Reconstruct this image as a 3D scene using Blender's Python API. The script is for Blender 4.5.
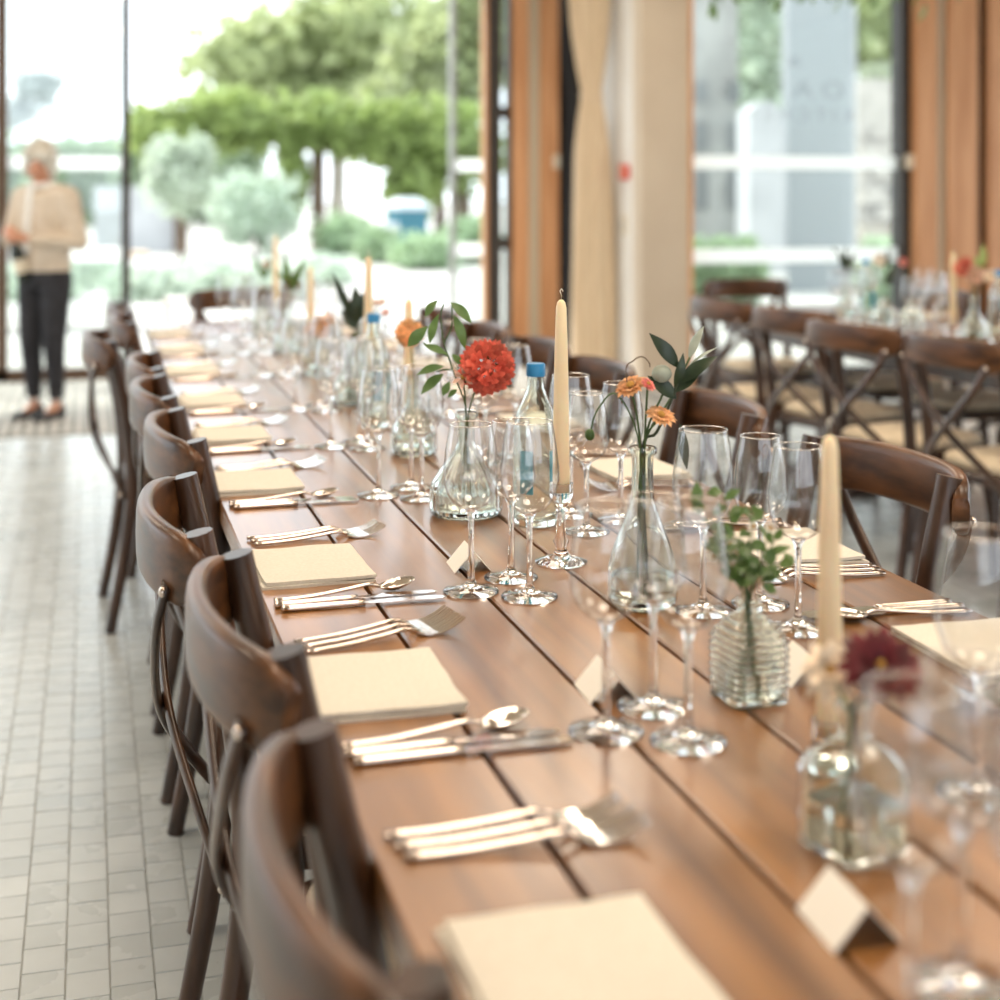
import bpy, bmesh, math, random
from mathutils import Vector, Matrix, noise
random.seed(7)
PI = math.pi
for o in list(bpy.data.objects): bpy.data.objects.remove(o)
SC = bpy.context.scene; COL = SC.collection

# ------------------------------------------------------------ camera, world, lights, exposure
F, CX, CY, H, TH = 1458.0, 500.0, 194.0, 1.303, math.atan(412/1458)
TZ = 0.76                                   # table height
cT, sT = math.cos(TH), math.sin(TH)
cd = bpy.data.cameras.new('camera'); cam = bpy.data.objects.new('camera', cd); COL.objects.link(cam)
cam.location = (0, 0, H); cam.rotation_euler = (PI/2, 0, -TH)
cd.sensor_fit = 'HORIZONTAL'; cd.sensor_width = 24; cd.lens = 35.0; cd.shift_y = -(500-CY)/1000
cd.clip_start = 0.02; cd.clip_end = 400
cd.dof.use_dof = True; cd.dof.focus_distance = 2.12; cd.dof.aperture_fstop = 1.7
SC.camera = cam
w = bpy.data.worlds.new('overcast_sky'); SC.world = w; w.use_nodes = True
bg = w.node_tree.nodes['Background']; bg.inputs[0].default_value = (0.86, 0.93, 1.0, 1); bg.inputs[1].default_value = 2.2
def light(name, kind, loc, energy, color, **k):
    l = bpy.data.lights.new(name, kind); l.energy = energy; l.color = color
    o = bpy.data.objects.new(name, l); COL.objects.link(o); o.location = loc
    for a, v in k.items(): setattr(l, a, v)
    return o
sun = light('sun', 'SUN', (0, 30, 20), 4.0, (1, .95, .85), angle=math.radians(6))
sun.rotation_euler = Vector((.45, -.45, -.78)).to_track_quat('-Z', 'Y').to_euler()
for i, (x, y) in enumerate(((.9, 1.2), (.9, 4.2), (-2.2, 3.0), (3.4, 4.4), (3.2, .6), (-1.8, 7.2), (2.6, 7.4))):
    light('ceiling_lamp', 'AREA', (x, y, 3.5), 34, (1, .85, .68), shape='DISK', size=1.3)
for x, y in ((.55, 1.3), (.85, 1.9), (.6, 2.6), (.75, .7)):
    light('pendant_bulb', 'POINT', (x, y, 2.6), 2.2, (1, .72, .45), shadow_soft_size=.035)
vs = SC.view_settings
vs.view_transform = 'Standard'; vs.look = 'None'; vs.gamma = 1; vs.use_curve_mapping = False; vs.exposure = 0.62
cy = SC.cycles
cy.use_denoising = True; cy.max_bounces = 16; cy.transmission_bounces = 14; cy.transparent_max_bounces = 48
cy.diffuse_bounces = 4; cy.glossy_bounces = 6; cy.sample_clamp_indirect = 6; cy.sample_clamp_direct = 0; cy.blur_glossy = 0.5

# ------------------------------------------------------------ pixel -> place
def world(r, d, z): return Vector((r*cT + d*sT, d*cT - r*sT, z))
def atz(px, py, z=TZ):
    d = F*(H-z)/(py-CY); return world((px-CX)/F*d, d, z)
def atd(px, py, d): return world((px-CX)/F*d, d, H-(py-CY)/F*d)
def xat(px, Y): return Y*math.tan(TH+math.atan((px-CX)/F))
def depth(x, y): return y*cT + x*sT

# ------------------------------------------------------------ materials
MAT = {}
def newmat(name):
    m = bpy.data.materials.new(name); m.use_nodes = True; MAT[name] = m
    return m, m.node_tree, m.node_tree.nodes['Principled BSDF']
def plain(name, col, rough=.5, metal=0, spec=.5, **k):
    m, nt, p = newmat(name)
    p.inputs['Base Color'].default_value = (*col, 1); p.inputs['Roughness'].default_value = rough
    p.inputs['Metallic'].default_value = metal; p.inputs['Specular IOR Level'].default_value = spec
    for a, v in k.items(): p.inputs[a.replace('_', ' ')].default_value = v
    return m
def noisy(name, c1, c2, scale=(5, 5, 5), rough=.5, bump=0, detail=5, spec=.5, obj_rand=0, rough2=None, coord='Object', lo=.35, hi=.65, **k):
    m, nt, p = newmat(name); N, L = nt.nodes.new, nt.links.new
    tc = N('ShaderNodeTexCoord'); mp = N('ShaderNodeMapping'); mp.inputs['Scale'].default_value = scale
    nz = N('ShaderNodeTexNoise'); nz.inputs['Scale'].default_value = 1; nz.inputs['Detail'].default_value = detail
    rp = N('ShaderNodeValToRGB'); rp.color_ramp.elements[0].position = lo; rp.color_ramp.elements[1].position = hi
    rp.color_ramp.elements[0].color = (*c1, 1); rp.color_ramp.elements[1].color = (*c2, 1)
    L(tc.outputs[coord], mp.inputs[0])
    oi = N('ShaderNodeObjectInfo')
    va = N('ShaderNodeVectorMath'); va.operation = 'ADD'
    vm = N('ShaderNodeVectorMath'); vm.operation = 'SCALE'; vm.inputs[0].default_value = (37, 53, 71)
    L(oi.outputs['Random'], vm.inputs['Scale']); L(mp.outputs[0], va.inputs[0]); L(vm.outputs[0], va.inputs[1])
    L(va.outputs[0], nz.inputs['Vector'])
    L(nz.outputs['Fac'], rp.inputs[0]); out = rp.outputs[0]
    if obj_rand:
        hs = N('ShaderNodeHueSaturation'); mr = N('ShaderNodeMapRange')
        mr.inputs['To Min'].default_value = 1-obj_rand; mr.inputs['To Max'].default_value = 1+obj_rand
        L(oi.outputs['Random'], mr.inputs['Value']); L(mr.outputs[0], hs.inputs['Value']); L(out, hs.inputs['Color']); out = hs.outputs[0]
    L(out, p.inputs['Base Color'])
    p.inputs['Roughness'].default_value = rough; p.inputs['Specular IOR Level'].default_value = spec
    if rough2 is not None:
        m2 = N('ShaderNodeMapRange'); m2.inputs['To Min'].default_value = rough; m2.inputs['To Max'].default_value = rough2
        L(nz.outputs['Fac'], m2.inputs['Value']); L(m2.outputs[0], p.inputs['Roughness'])
    if bump:
        b = N('ShaderNodeBump'); b.inputs['Strength'].default_value = bump; b.inputs['Distance'].default_value = .004
        L(nz.outputs['Fac'], b.inputs['Height']); L(b.outputs[0], p.inputs['Normal'])
    for a, v in k.items(): p.inputs[a.replace('_', ' ')].default_value = v
    return m
def thin_glass(name, tint=(.97, .98, .98), boost=1.0, ior=1.5, rough=0.0, edge=.9, pwr=4.5):
    m, nt, p = newmat(name); N, L = nt.nodes.new, nt.links.new; nt.nodes.remove(p)
    out = nt.nodes['Material Output']; fr = N('ShaderNodeLayerWeight'); fr.inputs[0].default_value = .5
    pw = N('ShaderNodeMath'); pw.operation = 'POWER'; pw.inputs[1].default_value = pwr; L(fr.outputs['Facing'], pw.inputs[0])
    f0 = ((ior-1)/(ior+1))**2*2
    mu = N('ShaderNodeMath'); mu.operation = 'MULTIPLY_ADD'; mu.inputs[1].default_value = boost*(1-f0)*.8; mu.inputs[2].default_value = boost*f0; mu.use_clamp = True
    tr = N('ShaderNodeBsdfTransparent'); cm = N('ShaderNodeMixRGB'); cm.inputs[1].default_value = (*tint, 1); cm.inputs[2].default_value = (*[c*edge for c in tint], 1)
    p3 = N('ShaderNodeMath'); p3.operation = 'POWER'; p3.inputs[1].default_value = 6; L(fr.outputs['Facing'], p3.inputs[0]); L(p3.outputs[0], cm.inputs[0]); L(cm.outputs[0], tr.inputs[0])
    gl = N('ShaderNodeBsdfGlossy'); gl.inputs['Roughness'].default_value = rough
    mx = N('ShaderNodeMixShader'); L(pw.outputs[0], mu.inputs[0]); L(mu.outputs[0], mx.inputs[0]); L(tr.outputs[0], mx.inputs[1]); L(gl.outputs[0], mx.inputs[2])
    L(mx.outputs[0], out.inputs[0]); return m
def leafmat(name, c1, c2, rough=.45, trans=.35, var=(.62, 1.25)):
    m = noisy(name, c1, c2, (40, 40, 40), rough, obj_rand=.15); nt = m.node_tree; N, L = nt.nodes.new, nt.links.new
    p = nt.nodes['Principled BSDF']; ge = N('ShaderNodeNewGeometry'); hs = N('ShaderNodeHueSaturation'); mr = N('ShaderNodeMapRange')
    mr.inputs['To Min'].default_value = var[0]; mr.inputs['To Max'].default_value = var[1]
    src = p.inputs['Base Color'].links[0].from_socket; L(ge.outputs['Random Per Island'], mr.inputs['Value']); L(mr.outputs[0], hs.inputs['Value']); L(src, hs.inputs['Color']); L(hs.outputs[0], p.inputs['Base Color'])
    t = N('ShaderNodeBsdfTranslucent'); t.inputs[0].default_value = (*[min(1, c*1.6) for c in c2], 1)
    mx = N('ShaderNodeMixShader'); mx.inputs[0].default_value = trans
    L(p.outputs[0], mx.inputs[1]); L(t.outputs[0], mx.inputs[2]); L(mx.outputs[0], nt.nodes['Material Output'].inputs[0]); return m

noisy('table_wood', (.100, .036, .007), (.285, .122, .028), (22, 1.6, 22), .32, .12, 8, obj_rand=.20, rough2=.42, lo=.3, hi=.7, Coat_Weight=.75, Coat_Roughness=.22)
noisy('chair_wood', (.022, .009, .004), (.085, .034, .013), (26, 26, 5), .28, .15, 7, rough2=.42, lo=.35, hi=.7, Coat_Weight=.25, Coat_Roughness=.2)
noisy('rail_wood', (.036, .014, .005), (.15, .060, .020), (6, 34, 34), .30, .2, 7, rough2=.45, lo=.35, hi=.7, spec=.4, Coat_Weight=.12, Coat_Roughness=.2)
noisy('post_wood', (.52, .24, .10), (.68, .36, .18), (18, 18, 1.3), .45, .1, 6)
noisy('floor_block', (.47, .505, .505), (.56, .595, .595), (5, 5, 5), .20, .10, 7, rough2=.36, obj_rand=.04)
plain('floor_joint', (.42, .42, .40), .8)
noisy('cushion', (.58, .48, .34), (.70, .60, .45), (30, 30, 30), .85, .2)
noisy('napkin', (.62, .58, .50), (.67, .63, .55), (220, 220, 220), .9, .12, 3)
plain('cutlery_metal', (.66, .56, .49), .14, 1)
plain('blade_metal', (.86, .82, .78), .12, 1)
plain('card', (.86, .82, .74), .7)
plain('ink', (.25, .24, .22), .8)
noisy('candle_wax', (.80, .66, .42), (.85, .72, .48), (9, 9, 9), .45, Subsurface_Weight=.25)
plain('wick', (.75, .70, .6), .9)
thin_glass('bowl_glass', (.96, .965, .965), 1.15, 1.55, edge=.35, pwr=3.2)
thin_glass('window_glass', (.95, .98, .97), 1.0, 1.4)
plain('solid_glass', (1, 1, 1), 0.0, IOR=1.46, Transmission_Weight=1)
plain('vase_glass', (.93, .985, .95), 0.0, IOR=1.46, Transmission_Weight=1)
plain('water', (1, 1, 1), 0.0, IOR=1.33, Transmission_Weight=1)
plain('blue_cap', (.02, .22, .48), .35)
plain('label_blue', (.01, .30, .42), .5)
plain('dark_frame', (.035, .028, .024), .5)
plain('brown_frame', (.10, .055, .03), .5)
plain('steel_edge', (.42, .45, .46), .35, .3)
noisy('wall_white', (.80, .79, .76), (.84, .83, .80), (4, 4, 4), .8)
noisy('pillar_cream', (.52, .43, .33), (.56, .47, .365), (3, 3, 3), .8)
plain('recess_panel', (.58, .52, .40), .7)
noisy('ceiling_timber', (.46, .36, .26), (.56, .45, .33), (2, 18, 2), .8)
noisy('curtain_cloth', (.60, .47, .32), (.68, .55, .39), (30, 30, 4), .9, Sheen_Weight=.3)
plain('matte_black', (.012, .012, .014), .9)
plain('red_plastic', (.62, .05, .02), .4)
plain('grey_plastic', (.45, .46, .45), .4)
plain('cream_plastic', (.75, .68, .55), .5)
noisy('mat_grey', (.22, .22, .20), (.30, .30, .28), (40, 6, 40), .8)
noisy('mat_light', (.50, .48, .44), (.58, .56, .52), (40, 6, 40), .7)
leafmat('frost_band', (.86, .90, .90), (.88, .92, .92), .9, .75)
# garden
noisy('gravel', (.38, .37, .345), (.48, .47, .44), (3, 3, 3), .9)
noisy('paving', (.66, .64, .60), (.74, .72, .68), (2, 2, 2), .85)
noisy('lawn', (.20, .30, .10), (.30, .42, .16), (3, 3, 3), .9)
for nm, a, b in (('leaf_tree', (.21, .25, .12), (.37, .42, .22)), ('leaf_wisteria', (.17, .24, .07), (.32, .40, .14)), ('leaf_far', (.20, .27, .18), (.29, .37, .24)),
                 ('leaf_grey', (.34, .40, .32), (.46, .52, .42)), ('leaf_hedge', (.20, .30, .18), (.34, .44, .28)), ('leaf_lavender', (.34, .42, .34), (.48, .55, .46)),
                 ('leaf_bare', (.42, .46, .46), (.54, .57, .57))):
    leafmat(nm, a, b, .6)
noisy('bark', (.09, .06, .04), (.17, .12, .08), (8, 8, 2), .9, .3)
plain('bin_teal', (.03, .14, .19), .5)
plain('bin_lid', (.50, .56, .58), .5)
noisy('stone', (.30, .27, .22), (.44, .40, .34), (4, 4, 4), .9, .3)
noisy('render_white', (.42, .43, .44), (.48, .49, .50), (2, 2, 2), .85)
noisy('pale_stone', (.30, .30, .285), (.42, .42, .40), (1.5, 1.5, 1.5), .9)
plain('panel_grey', (.28, .305, .315), .6)
plain('dark_window', (.20, .21, .21), .4)
noisy('bench_wood', (.40, .30, .20), (.52, .40, .28), (4, 20, 20), .6)
# plants on the tables
leafmat('leaf_green', (.055, .115, .030), (.12, .20, .06), .4, .3)
leafmat('leaf_dark', (.010, .022, .010), (.030, .052, .022), .35, .15)
leafmat('leaf_silver', (.30, .34, .28), (.42, .46, .38), .5, .2)
plain('stem_green', (.06, .11, .03), .6)
plain('stem_dark', (.035, .05, .02), .6)
for nm, a, b in (('petal_coral', (.50, .065, .042), (.74, .18, .115)), ('petal_peach', (.78, .33, .13), (.86, .48, .24)), ('petal_burgundy', (.06, .002, .006), (.16, .006, .012)),
                 ('petal_cream', (.82, .64, .46), (.88, .74, .58)), ('petal_pink', (.75, .18, .16), (.82, .32, .26)), ('petal_blush', (.74, .42, .30), (.80, .52, .40)),
                 ('petal_orange', (.70, .26, .06), (.80, .38, .10)), ('petal_white', (.80, .78, .70), (.86, .84, .78)), ('protea', (.16, .09, .05), (.26, .15, .08))):
    leafmat(nm, a, b, .6, .2, (.42, 1.35))
plain('flower_eye', (.42, .22, .04), .8)
# person
plain('skin', (.55, .27, .17), .5, Subsurface_Weight=.1)
noisy('hair_grey', (.46, .43, .37), (.68, .65, .58), (60, 60, 12), .5, .3)
noisy('jacket_cloth', (.56, .47, .37), (.64, .55, .45), (14, 14, 14), .85)
plain('shirt_cloth', (.80, .80, .78), .8)
noisy('trouser_cloth', (.012, .012, .016), (.022, .022, .028), (20, 20, 20), .8)
plain('shoe_black', (.012, .010, .010), .4)
plain('bottle_dark', (.012, .018, .012), .15)
plain('label_cream', (.72, .64, .50), .7)
plain('eye_dark', (.03, .02, .02), .4)
plain('lip', (.42, .12, .10), .5)

# ------------------------------------------------------------ mesh builder
class MB:
    def __init__(s): s.v, s.f = [], []
    def add(s, vs, fs):
        b = len(s.v); s.v += [tuple(v) for v in vs]; s.f += [tuple(b+i for i in f) for f in fs]; return s
    def box(s, c, size, rz=0):
        x, y, z = [a/2 for a in size]; R = Matrix.Rotation(rz, 3, 'Z'); c = Vector(c)
        vs = [c + R @ Vector((i*x, j*y, k*z)) for i in (-1, 1) for j in (-1, 1) for k in (-1, 1)]
        return s.add(vs, [(0, 1, 3, 2), (4, 6, 7, 5), (0, 4, 5, 1), (2, 3, 7, 6), (0, 2, 6, 4), (1, 5, 7, 3)])
    def mm(s, x0, x1, y0, y1, z0, z1): return s.box(((x0+x1)/2, (y0+y1)/2, (z0+z1)/2), (x1-x0, y1-y0, z1-z0))
    def sweep(s, pts, sec, up=(0, 0, 1), cap=True):
        """sec(i) -> list of (a, b) offsets along side / up axes"""
        pts = [Vector(p) for p in pts]; n = len(pts); rings = []; upv = Vector(up)
        for i, p in enumerate(pts):
            t = (pts[min(i+1, n-1)] - pts[max(i-1, 0)]).normalized()
            side = t.cross(upv)
            if side.length < 1e-4: side = t.cross(Vector((0, 1, 0)))
            side.normalize(); u2 = side.cross(t).normalized()
            rings.append([p + side*a + u2*b for a, b in sec(i)])
        m = len(rings[0]); fs = []
        for i in range(n-1):
            for j in range(m):
                k = (j+1) % m; fs.append((i*m+j, i*m+k, (i+1)*m+k, (i+1)*m+j))
        if cap: fs += [tuple(range(m))[::-1], tuple((n-1)*m+j for j in range(m))]
        return s.add([v for r in rings for v in r], fs)
    def tube(s, pts, r, n=8, flat=1.0, up=(0, 0, 1), cap=True):
        rr = r if hasattr(r, '__len__') else [r]*len(pts)
        return s.sweep(pts, lambda i: [(rr[i]*math.cos(2*PI*j/n), rr[i]*flat*math.sin(2*PI*j/n)) for j in range(n)], up, cap)
    def lathe(s, prof, n=24, shape=None, c=(0, 0, 0), close=False, cap=True):
        """prof [(r, z)] ; shape(theta, r, z, i) -> r"""
        c = Vector(c); vs = []
        for i, (r, z) in enumerate(prof):
            for j in range(n):
                th = 2*PI*j/n; q = shape(th, r, z, i) if shape else r
                vs.append(c + Vector((q*math.cos(th), q*math.sin(th), z)))
        fs = []; m = len(prof)
        for i in range(m if close else m-1):
            for j in range(n):
                k = (j+1) % n; a, b = i*n, ((i+1) % m)*n; fs.append((a+j, a+k, b+k, b+j))
        if cap and not close: fs += [tuple(range(n))[::-1], tuple((m-1)*n+j for j in range(n))]
        return s.add(vs, fs)
    def ball(s, c, r, nu=12, nv=8, M=None):
        c = Vector(c); r = Vector(r) if hasattr(r, '__len__') else Vector((r, r, r)); vs = []; fs = []
        for i in range(1, nv):
            ph = PI*i/nv
            for j in range(nu):
                th = 2*PI*j/nu; v = Vector((r.x*math.sin(ph)*math.cos(th), r.y*math.sin(ph)*math.sin(th), -r.z*math.cos(ph)))
                vs.append(c + (M @ v if M else v))
        for e in (-1, 1):
            v = Vector((0, 0, e*r.z)); vs.append(c + (M @ v if M else v))
        for i in range(nv-2):
            for j in range(nu): k = (j+1) % nu; fs.append((i*nu+j, i*nu+k, (i+1)*nu+k, (i+1)*nu+j))
        b = (nv-1)*nu
        for j in range(nu):
            k = (j+1) % nu; fs.append((b, k, j)); fs.append((b+1, (nv-2)*nu+j, (nv-2)*nu+k))
        return s.add(vs, fs)
    def leaf(s, a, b, width, nrm=(0, 0, 1), fold=.18, curl=.08, n=6, shape=.9):
        a, b = Vector(a), Vector(b); t = b-a; L = t.length; t.normalize(); nv = Vector(nrm); sd = t.cross(nv)
        if sd.length < 1e-3: sd = t.cross(Vector((1, 0, 0)))
        sd.normalize(); up = sd.cross(t).normalized(); vs = []
        for i in range(n+1):
            u = i/n; wd = width*.5*max(.03, math.sin(PI*min(1, u**shape)))
            p = a + t*(L*u) + up*(curl*L*math.sin(PI*u))
            vs += [p - sd*wd + up*(wd*fold), p, p + sd*wd + up*(wd*fold)]
        fs = []
        for i in range(n):
            k = 3*i; fs += [(k, k+1, k+4, k+3), (k+1, k+2, k+5, k+4)]
        return s.add(vs, fs)
    def mesh(s, name, mat, smooth=False, recalc=False, angle=None):
        me = bpy.data.meshes.new(name); me.from_pydata(s.v, [], s.f); me.update()
        if recalc:
            bm = bmesh.new(); bm.from_mesh(me); bmesh.ops.remove_doubles(bm, verts=bm.verts, dist=1e-6); bmesh.ops.recalc_face_normals(bm, faces=bm.faces); bm.to_mesh(me); bm.free()
        me.materials.append(MAT[mat] if isinstance(mat, str) else mat)
        if smooth:
            me.polygons.foreach_set('use_smooth', [True]*len(me.polygons))
            if angle: me.set_sharp_from_angle(angle=math.radians(angle))
        return me
    def build(s, name, mat, parent=None, smooth=False, recalc=False, angle=None):
        return put(name, s.mesh(name, mat, smooth, recalc, angle), parent)
def put(name, me, parent=None, loc=None, rot=None):
    o = bpy.data.objects.new(name, me); COL.objects.link(o)
    if parent is not None: o.parent = parent
    if loc is not None: o.location = loc
    if rot is not None: o.rotation_euler = rot
    return o
def tag(o, label, cat, group=None):
    o['label'] = label; o['category'] = cat
    if group: o['group'] = group
    return o
def thing(name, label, cat, loc=(0, 0, 0), rz=0, group=None):
    o = put(name, None, None, loc, (0, 0, rz)); o.empty_display_size = .05
    return tag(o, label, cat, group)
def struct(o): o['kind'] = 'structure'; return o
def stuff(o): o['kind'] = 'stuff'; return o
KIDS = {}
def copy_tree(o, parent=None):
    c = o.copy(); COL.objects.link(c)
    if parent is not None: c.parent = parent
    for ch in KIDS.setdefault(o.name, [x for x in o.children]): copy_tree(ch, c)
    return c
class Proto:
    """first place() uses the original, later ones copy it"""
    def __init__(s, root): s.root, s.used = root, False; s.scan(root)
    def scan(s, o):
        KIDS[o.name] = list(o.children)
        for c in o.children: s.scan(c)
    def place(s, loc, rz, label, cat, group=None, rx=0):
        o = copy_tree(s.root) if s.used else s.root; s.used = True
        o.location = loc; o.rotation_euler = (rx, 0, rz); tag(o, label, cat, group)
        return o
def arc(pts, n=10):
    """Catmull-Rom through pts"""
    P = [Vector(p) for p in pts]; P = [2*P[0]-P[1]] + P + [2*P[-1]-P[-2]]; out = []
    for i in range(1, len(P)-2):
        for k in range(n):
            t = k/n; a, b, c, d = P[i-1:i+3]
            out.append(.5*((2*b) + (c-a)*t + (2*a-5*b+4*c-d)*t*t + (3*b-a-3*c+d)*t**3))
    out.append(P[-2]); return out

# ------------------------------------------------------------ room: floor
Y1, Y2, XR = 10.66, 9.1, 3.6                   # door wall, window wall, return wall
fl = struct(put('floor', MB().mm(-5.0, 9.6, -4.2, Y1+.05, -.14, -.004).mesh('floor', 'floor_joint')))
bw, bl = .0715, .083
def block_mesh(w_, l_):
    m = MB(); a, b = w_/2-.0004, l_/2-.0004; i = .0014
    m.add([(-a, -b, -.0038), (a, -b, -.0038), (a, b, -.0038), (-a, b, -.0038), (-a+i, -b+i, 0), (a-i, -b+i, 0), (a-i, b-i, 0), (-a+i, b-i, 0)],
          [(4, 5, 6, 7), (0, 1, 5, 4), (1, 2, 6, 5), (2, 3, 7, 6), (3, 0, 4, 7)])
    return m
blocks = []
rowr = random.Random(3)
for i in range(int(-3.2/bw), int(6.4/bw)):
    off = rowr.random()*bl
    x = i*bw
    for j in range(int(1.0/bl), int(8.25/bl)):
        y = j*bl + off
        if y > 8.18: continue
        if x < -2.6 and y < 5: continue
        blocks.append((x, y, rowr.uniform(-.0008, 0)))
def inview(b):
    d = depth(b[0], b[1]); r = b[0]*cT - b[1]*sT
    px, py = CX+F*r/d, CY+F*H/d
    return -10 < px < 200 and 560 < py < 1010 and b[0] < .16
near = sorted([b for b in blocks if inview(b)], key=lambda b: depth(b[0], b[1]))[:300]
nset = set(near)
bm_ = block_mesh(bw, bl).mesh('floor_block', 'floor_block')
for b in near: put('floor_block', bm_, fl, b)
rest = MB(); proto = block_mesh(bw, bl)
for b in blocks:
    if b in nset: continue
    rest.add([(v[0]+b[0], v[1]+b[1], v[2]+b[2]) for v in proto.v], proto.f)
# floor outside the laid field
rest.mm(-5, -2.62, -4.2, 5.0, -.004, -.001)
rest.mm(-2.6, 9.6, -4.2, 1.0, -.004, -.001).mm(6.42, 9.6, 1.0, 9.1, -.004, -.001)
stuff(rest.build('floor_blocks', 'floor_block', fl))
# entrance mat with slats, let into the floor before the doors
mat = thing('entrance_mat', 'ridged grey entrance mat across the floor before the garden doors', 'mat', (0, 8.2, 0))
MB().mm(-3.2, 3.55, .02, 2.36, -.004, .002).build('backing', 'mat_grey', mat)
sl = MB().mm(-.017, .017, .03, 2.35, .002, .008).mesh('slat', 'mat_light')
for i in range(-44, 52): put('slat', sl, mat, (i*.066+.02, 0, 0))

# ------------------------------------------------------------ walls, ceiling
ce = struct(MB().mm(-5.2, 9.8, -4.4, Y1+.5, 3.6, 3.75).build('ceiling', 'ceiling_timber'))
struct(MB().mm(-5.0, 9.6, -4.4, -4.2, 0, 1.0).mm(-5, 9.6, -4.4, -4.2, 2.9, 3.6).mm(-5, -3.5, -4.4, -4.2, 1.0, 2.9).mm(5, 9.6, -4.4, -4.2, 1.0, 2.9).build('wall_rear', 'wall_white'))
lw = MB().mm(-5.2, -5.0, -4.4, Y1+.1, 3.0, 3.6)
for y in (4.7, 7.7, 10.6): lw.mm(-5.2, -5.0, y-.12, y+.12, 0, 3.0)
lw.mm(-5.2, -5.0, -4.4, 4.6, 0, 3.0)
struct(lw.build('wall_left', 'wall_white'))
rw = MB().mm(9.6, 9.8, -4.4, Y2, 3.0, 3.6).mm(9.6, 9.8, -4.4, 1.0, 0, 3.0)
for y in (3.4, 6.2, 9.0): rw.mm(9.6, 9.8, y-.12, y+.12, 0, 3.0)
struct(rw.build('wall_right', 'wall_white'))
# return wall (white) and cream pillar beside the second window
struct(MB().mm(XR, XR+.12, Y2+.14, Y1+.1, 0, 3.6).build('wall_return', 'wall_white'))
struct(MB().mm(xat(640, Y2), xat(688, Y2), Y2-.02, Y2+.14, 0, 3.6).build('wall_pillar', 'pillar_cream'))
struct(MB().mm(xat(688, Y2), xat(691.5, Y2), Y2-.03, Y2+.14, 0, 3.6).build('trim_1', 'post_wood'))
# --- door wall (wall plane Y1)
def pane(o, x0, x1, y, z0, z1, bands=True, name='pane'):
    g = MB().mm(x0, x1, y-.006, y+.006, z0, z1).build(name, 'window_glass', o)
    if bands:
        for a, b in ((1.475, 1.565), (.83, .93)): MB().mm(x0, x1, y-.0085, y-.0065, a, b).build('frosted_band', 'frost_band', g)
    return g
d1 = struct(put('door_1', None))
xm = xat(126, Y1); xl = xat(2.5, Y1)
pane(d1, xl+.03, xm-.03, Y1, .08, 3.5)
MB().mm(xm-.030, xm+.030, Y1-.04, Y1+.04, 0, 3.6).build('mullion', 'dark_frame', d1)
MB().mm(xl-.04, xl+.035, Y1-.04, Y1+.04, 0, 3.6).build('mullion', 'brown_frame', d1)
MB().mm(xl, xm, Y1-.04, Y1+.04, 0, .085).build('bottom_rail', 'brown_frame', d1)
d2 = struct(put('door_2', None))
k = xl
while k > -5:
    k2 = max(k-.84, -5.0)
    pane(d2, k2+.03, k-.045, Y1, .08, 3.5)
    MB().mm(k2-.03, k2+.03, Y1-.04, Y1+.04, 0, 3.6).build('mullion', 'brown_frame', d2)
    k = k2
MB().mm(-5, xl, Y1-.04, Y1+.04, 0, .085).build('bottom_rail', 'brown_frame', d2)
struct(MB().mm(xm, xat(485, Y1), Y1-.05, Y1+.05, -.002, .012).build('trim_2', 'steel_edge'))
# slid-open leaf: glass 450..485, steel edge, then slotted dark stile
d3 = struct(put('door_3', None))
x0 = xat(452, Y1); x1 = xat(486, Y1)
pane(d3, x0, x1, Y1+.02, .05, 3.5)
MB().mm(x0-.012, x0+.03, Y1, Y1+.04, 0, 3.6).build('leaf_edge', 'steel_edge', d3)
xa, xb = xat(487, Y1), xat(509, Y1)
MB().mm(xa-.03, xa+.0, Y1-.03, Y1+.05, 0, 3.6).build('wood_edge', 'post_wood', d3)
MB().mm(xa, xa+.10, Y1-.05, Y1+.06, 0, 3.6).build('stile', 'dark_frame', d3)
MB().mm(xb-.018, xb, Y1-.05, Y1+.06, 0, 3.6).build('stile', 'dark_frame', d3)
for z in (.05, .93, 1.92, 3.4): MB().mm(xa+.10, xb-.018, Y1-.05, Y1+.06, z-.045, z+.045).build('crossbar', 'dark_frame', d3)
for z0, z1 in ((.095, .885), (.975, 1.875), (1.965, 3.355)): pane(d3, xa+.10, xb-.018, Y1, z0, z1, False)
def timber_post(px, Y, nm, end):
    a = [xat(p, Y) for p in px]
    t = struct(put(nm, None))
    MB().mm(a[0], a[1], Y-.10, Y+.10, 0, 3.6).build('post_leaf', 'post_wood', t)
    MB().mm(a[1], a[2], Y-.06, Y+.08, 0, 3.6).build('recess_panel', 'recess_panel', t)
    MB().mm(a[2], a[3], Y-.10, Y+.10, 0, 3.6).build('post_leaf', 'post_wood', t)
    MB().mm(a[3], a[4], Y-.03, Y+.08, 0, 3.6).build('dark_reveal', 'matte_black', t)
    if end: MB().mm(a[4], end, Y-.10, Y+.10, 0, 3.6).build('post_leaf', 'post_wood', t)
    return a
a = timber_post((509.5, 525, 537, 555, 574), Y1, 'trim_3', None)
b = MB().mm(a[3]-.05, a[3]-.005, Y1-.13, Y1-.10, 1.50, 1.60).build('door_latch', 'cream_plastic'); tag(b, 'small cream latch box on the timber post beside the open doors', 'latch')
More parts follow.
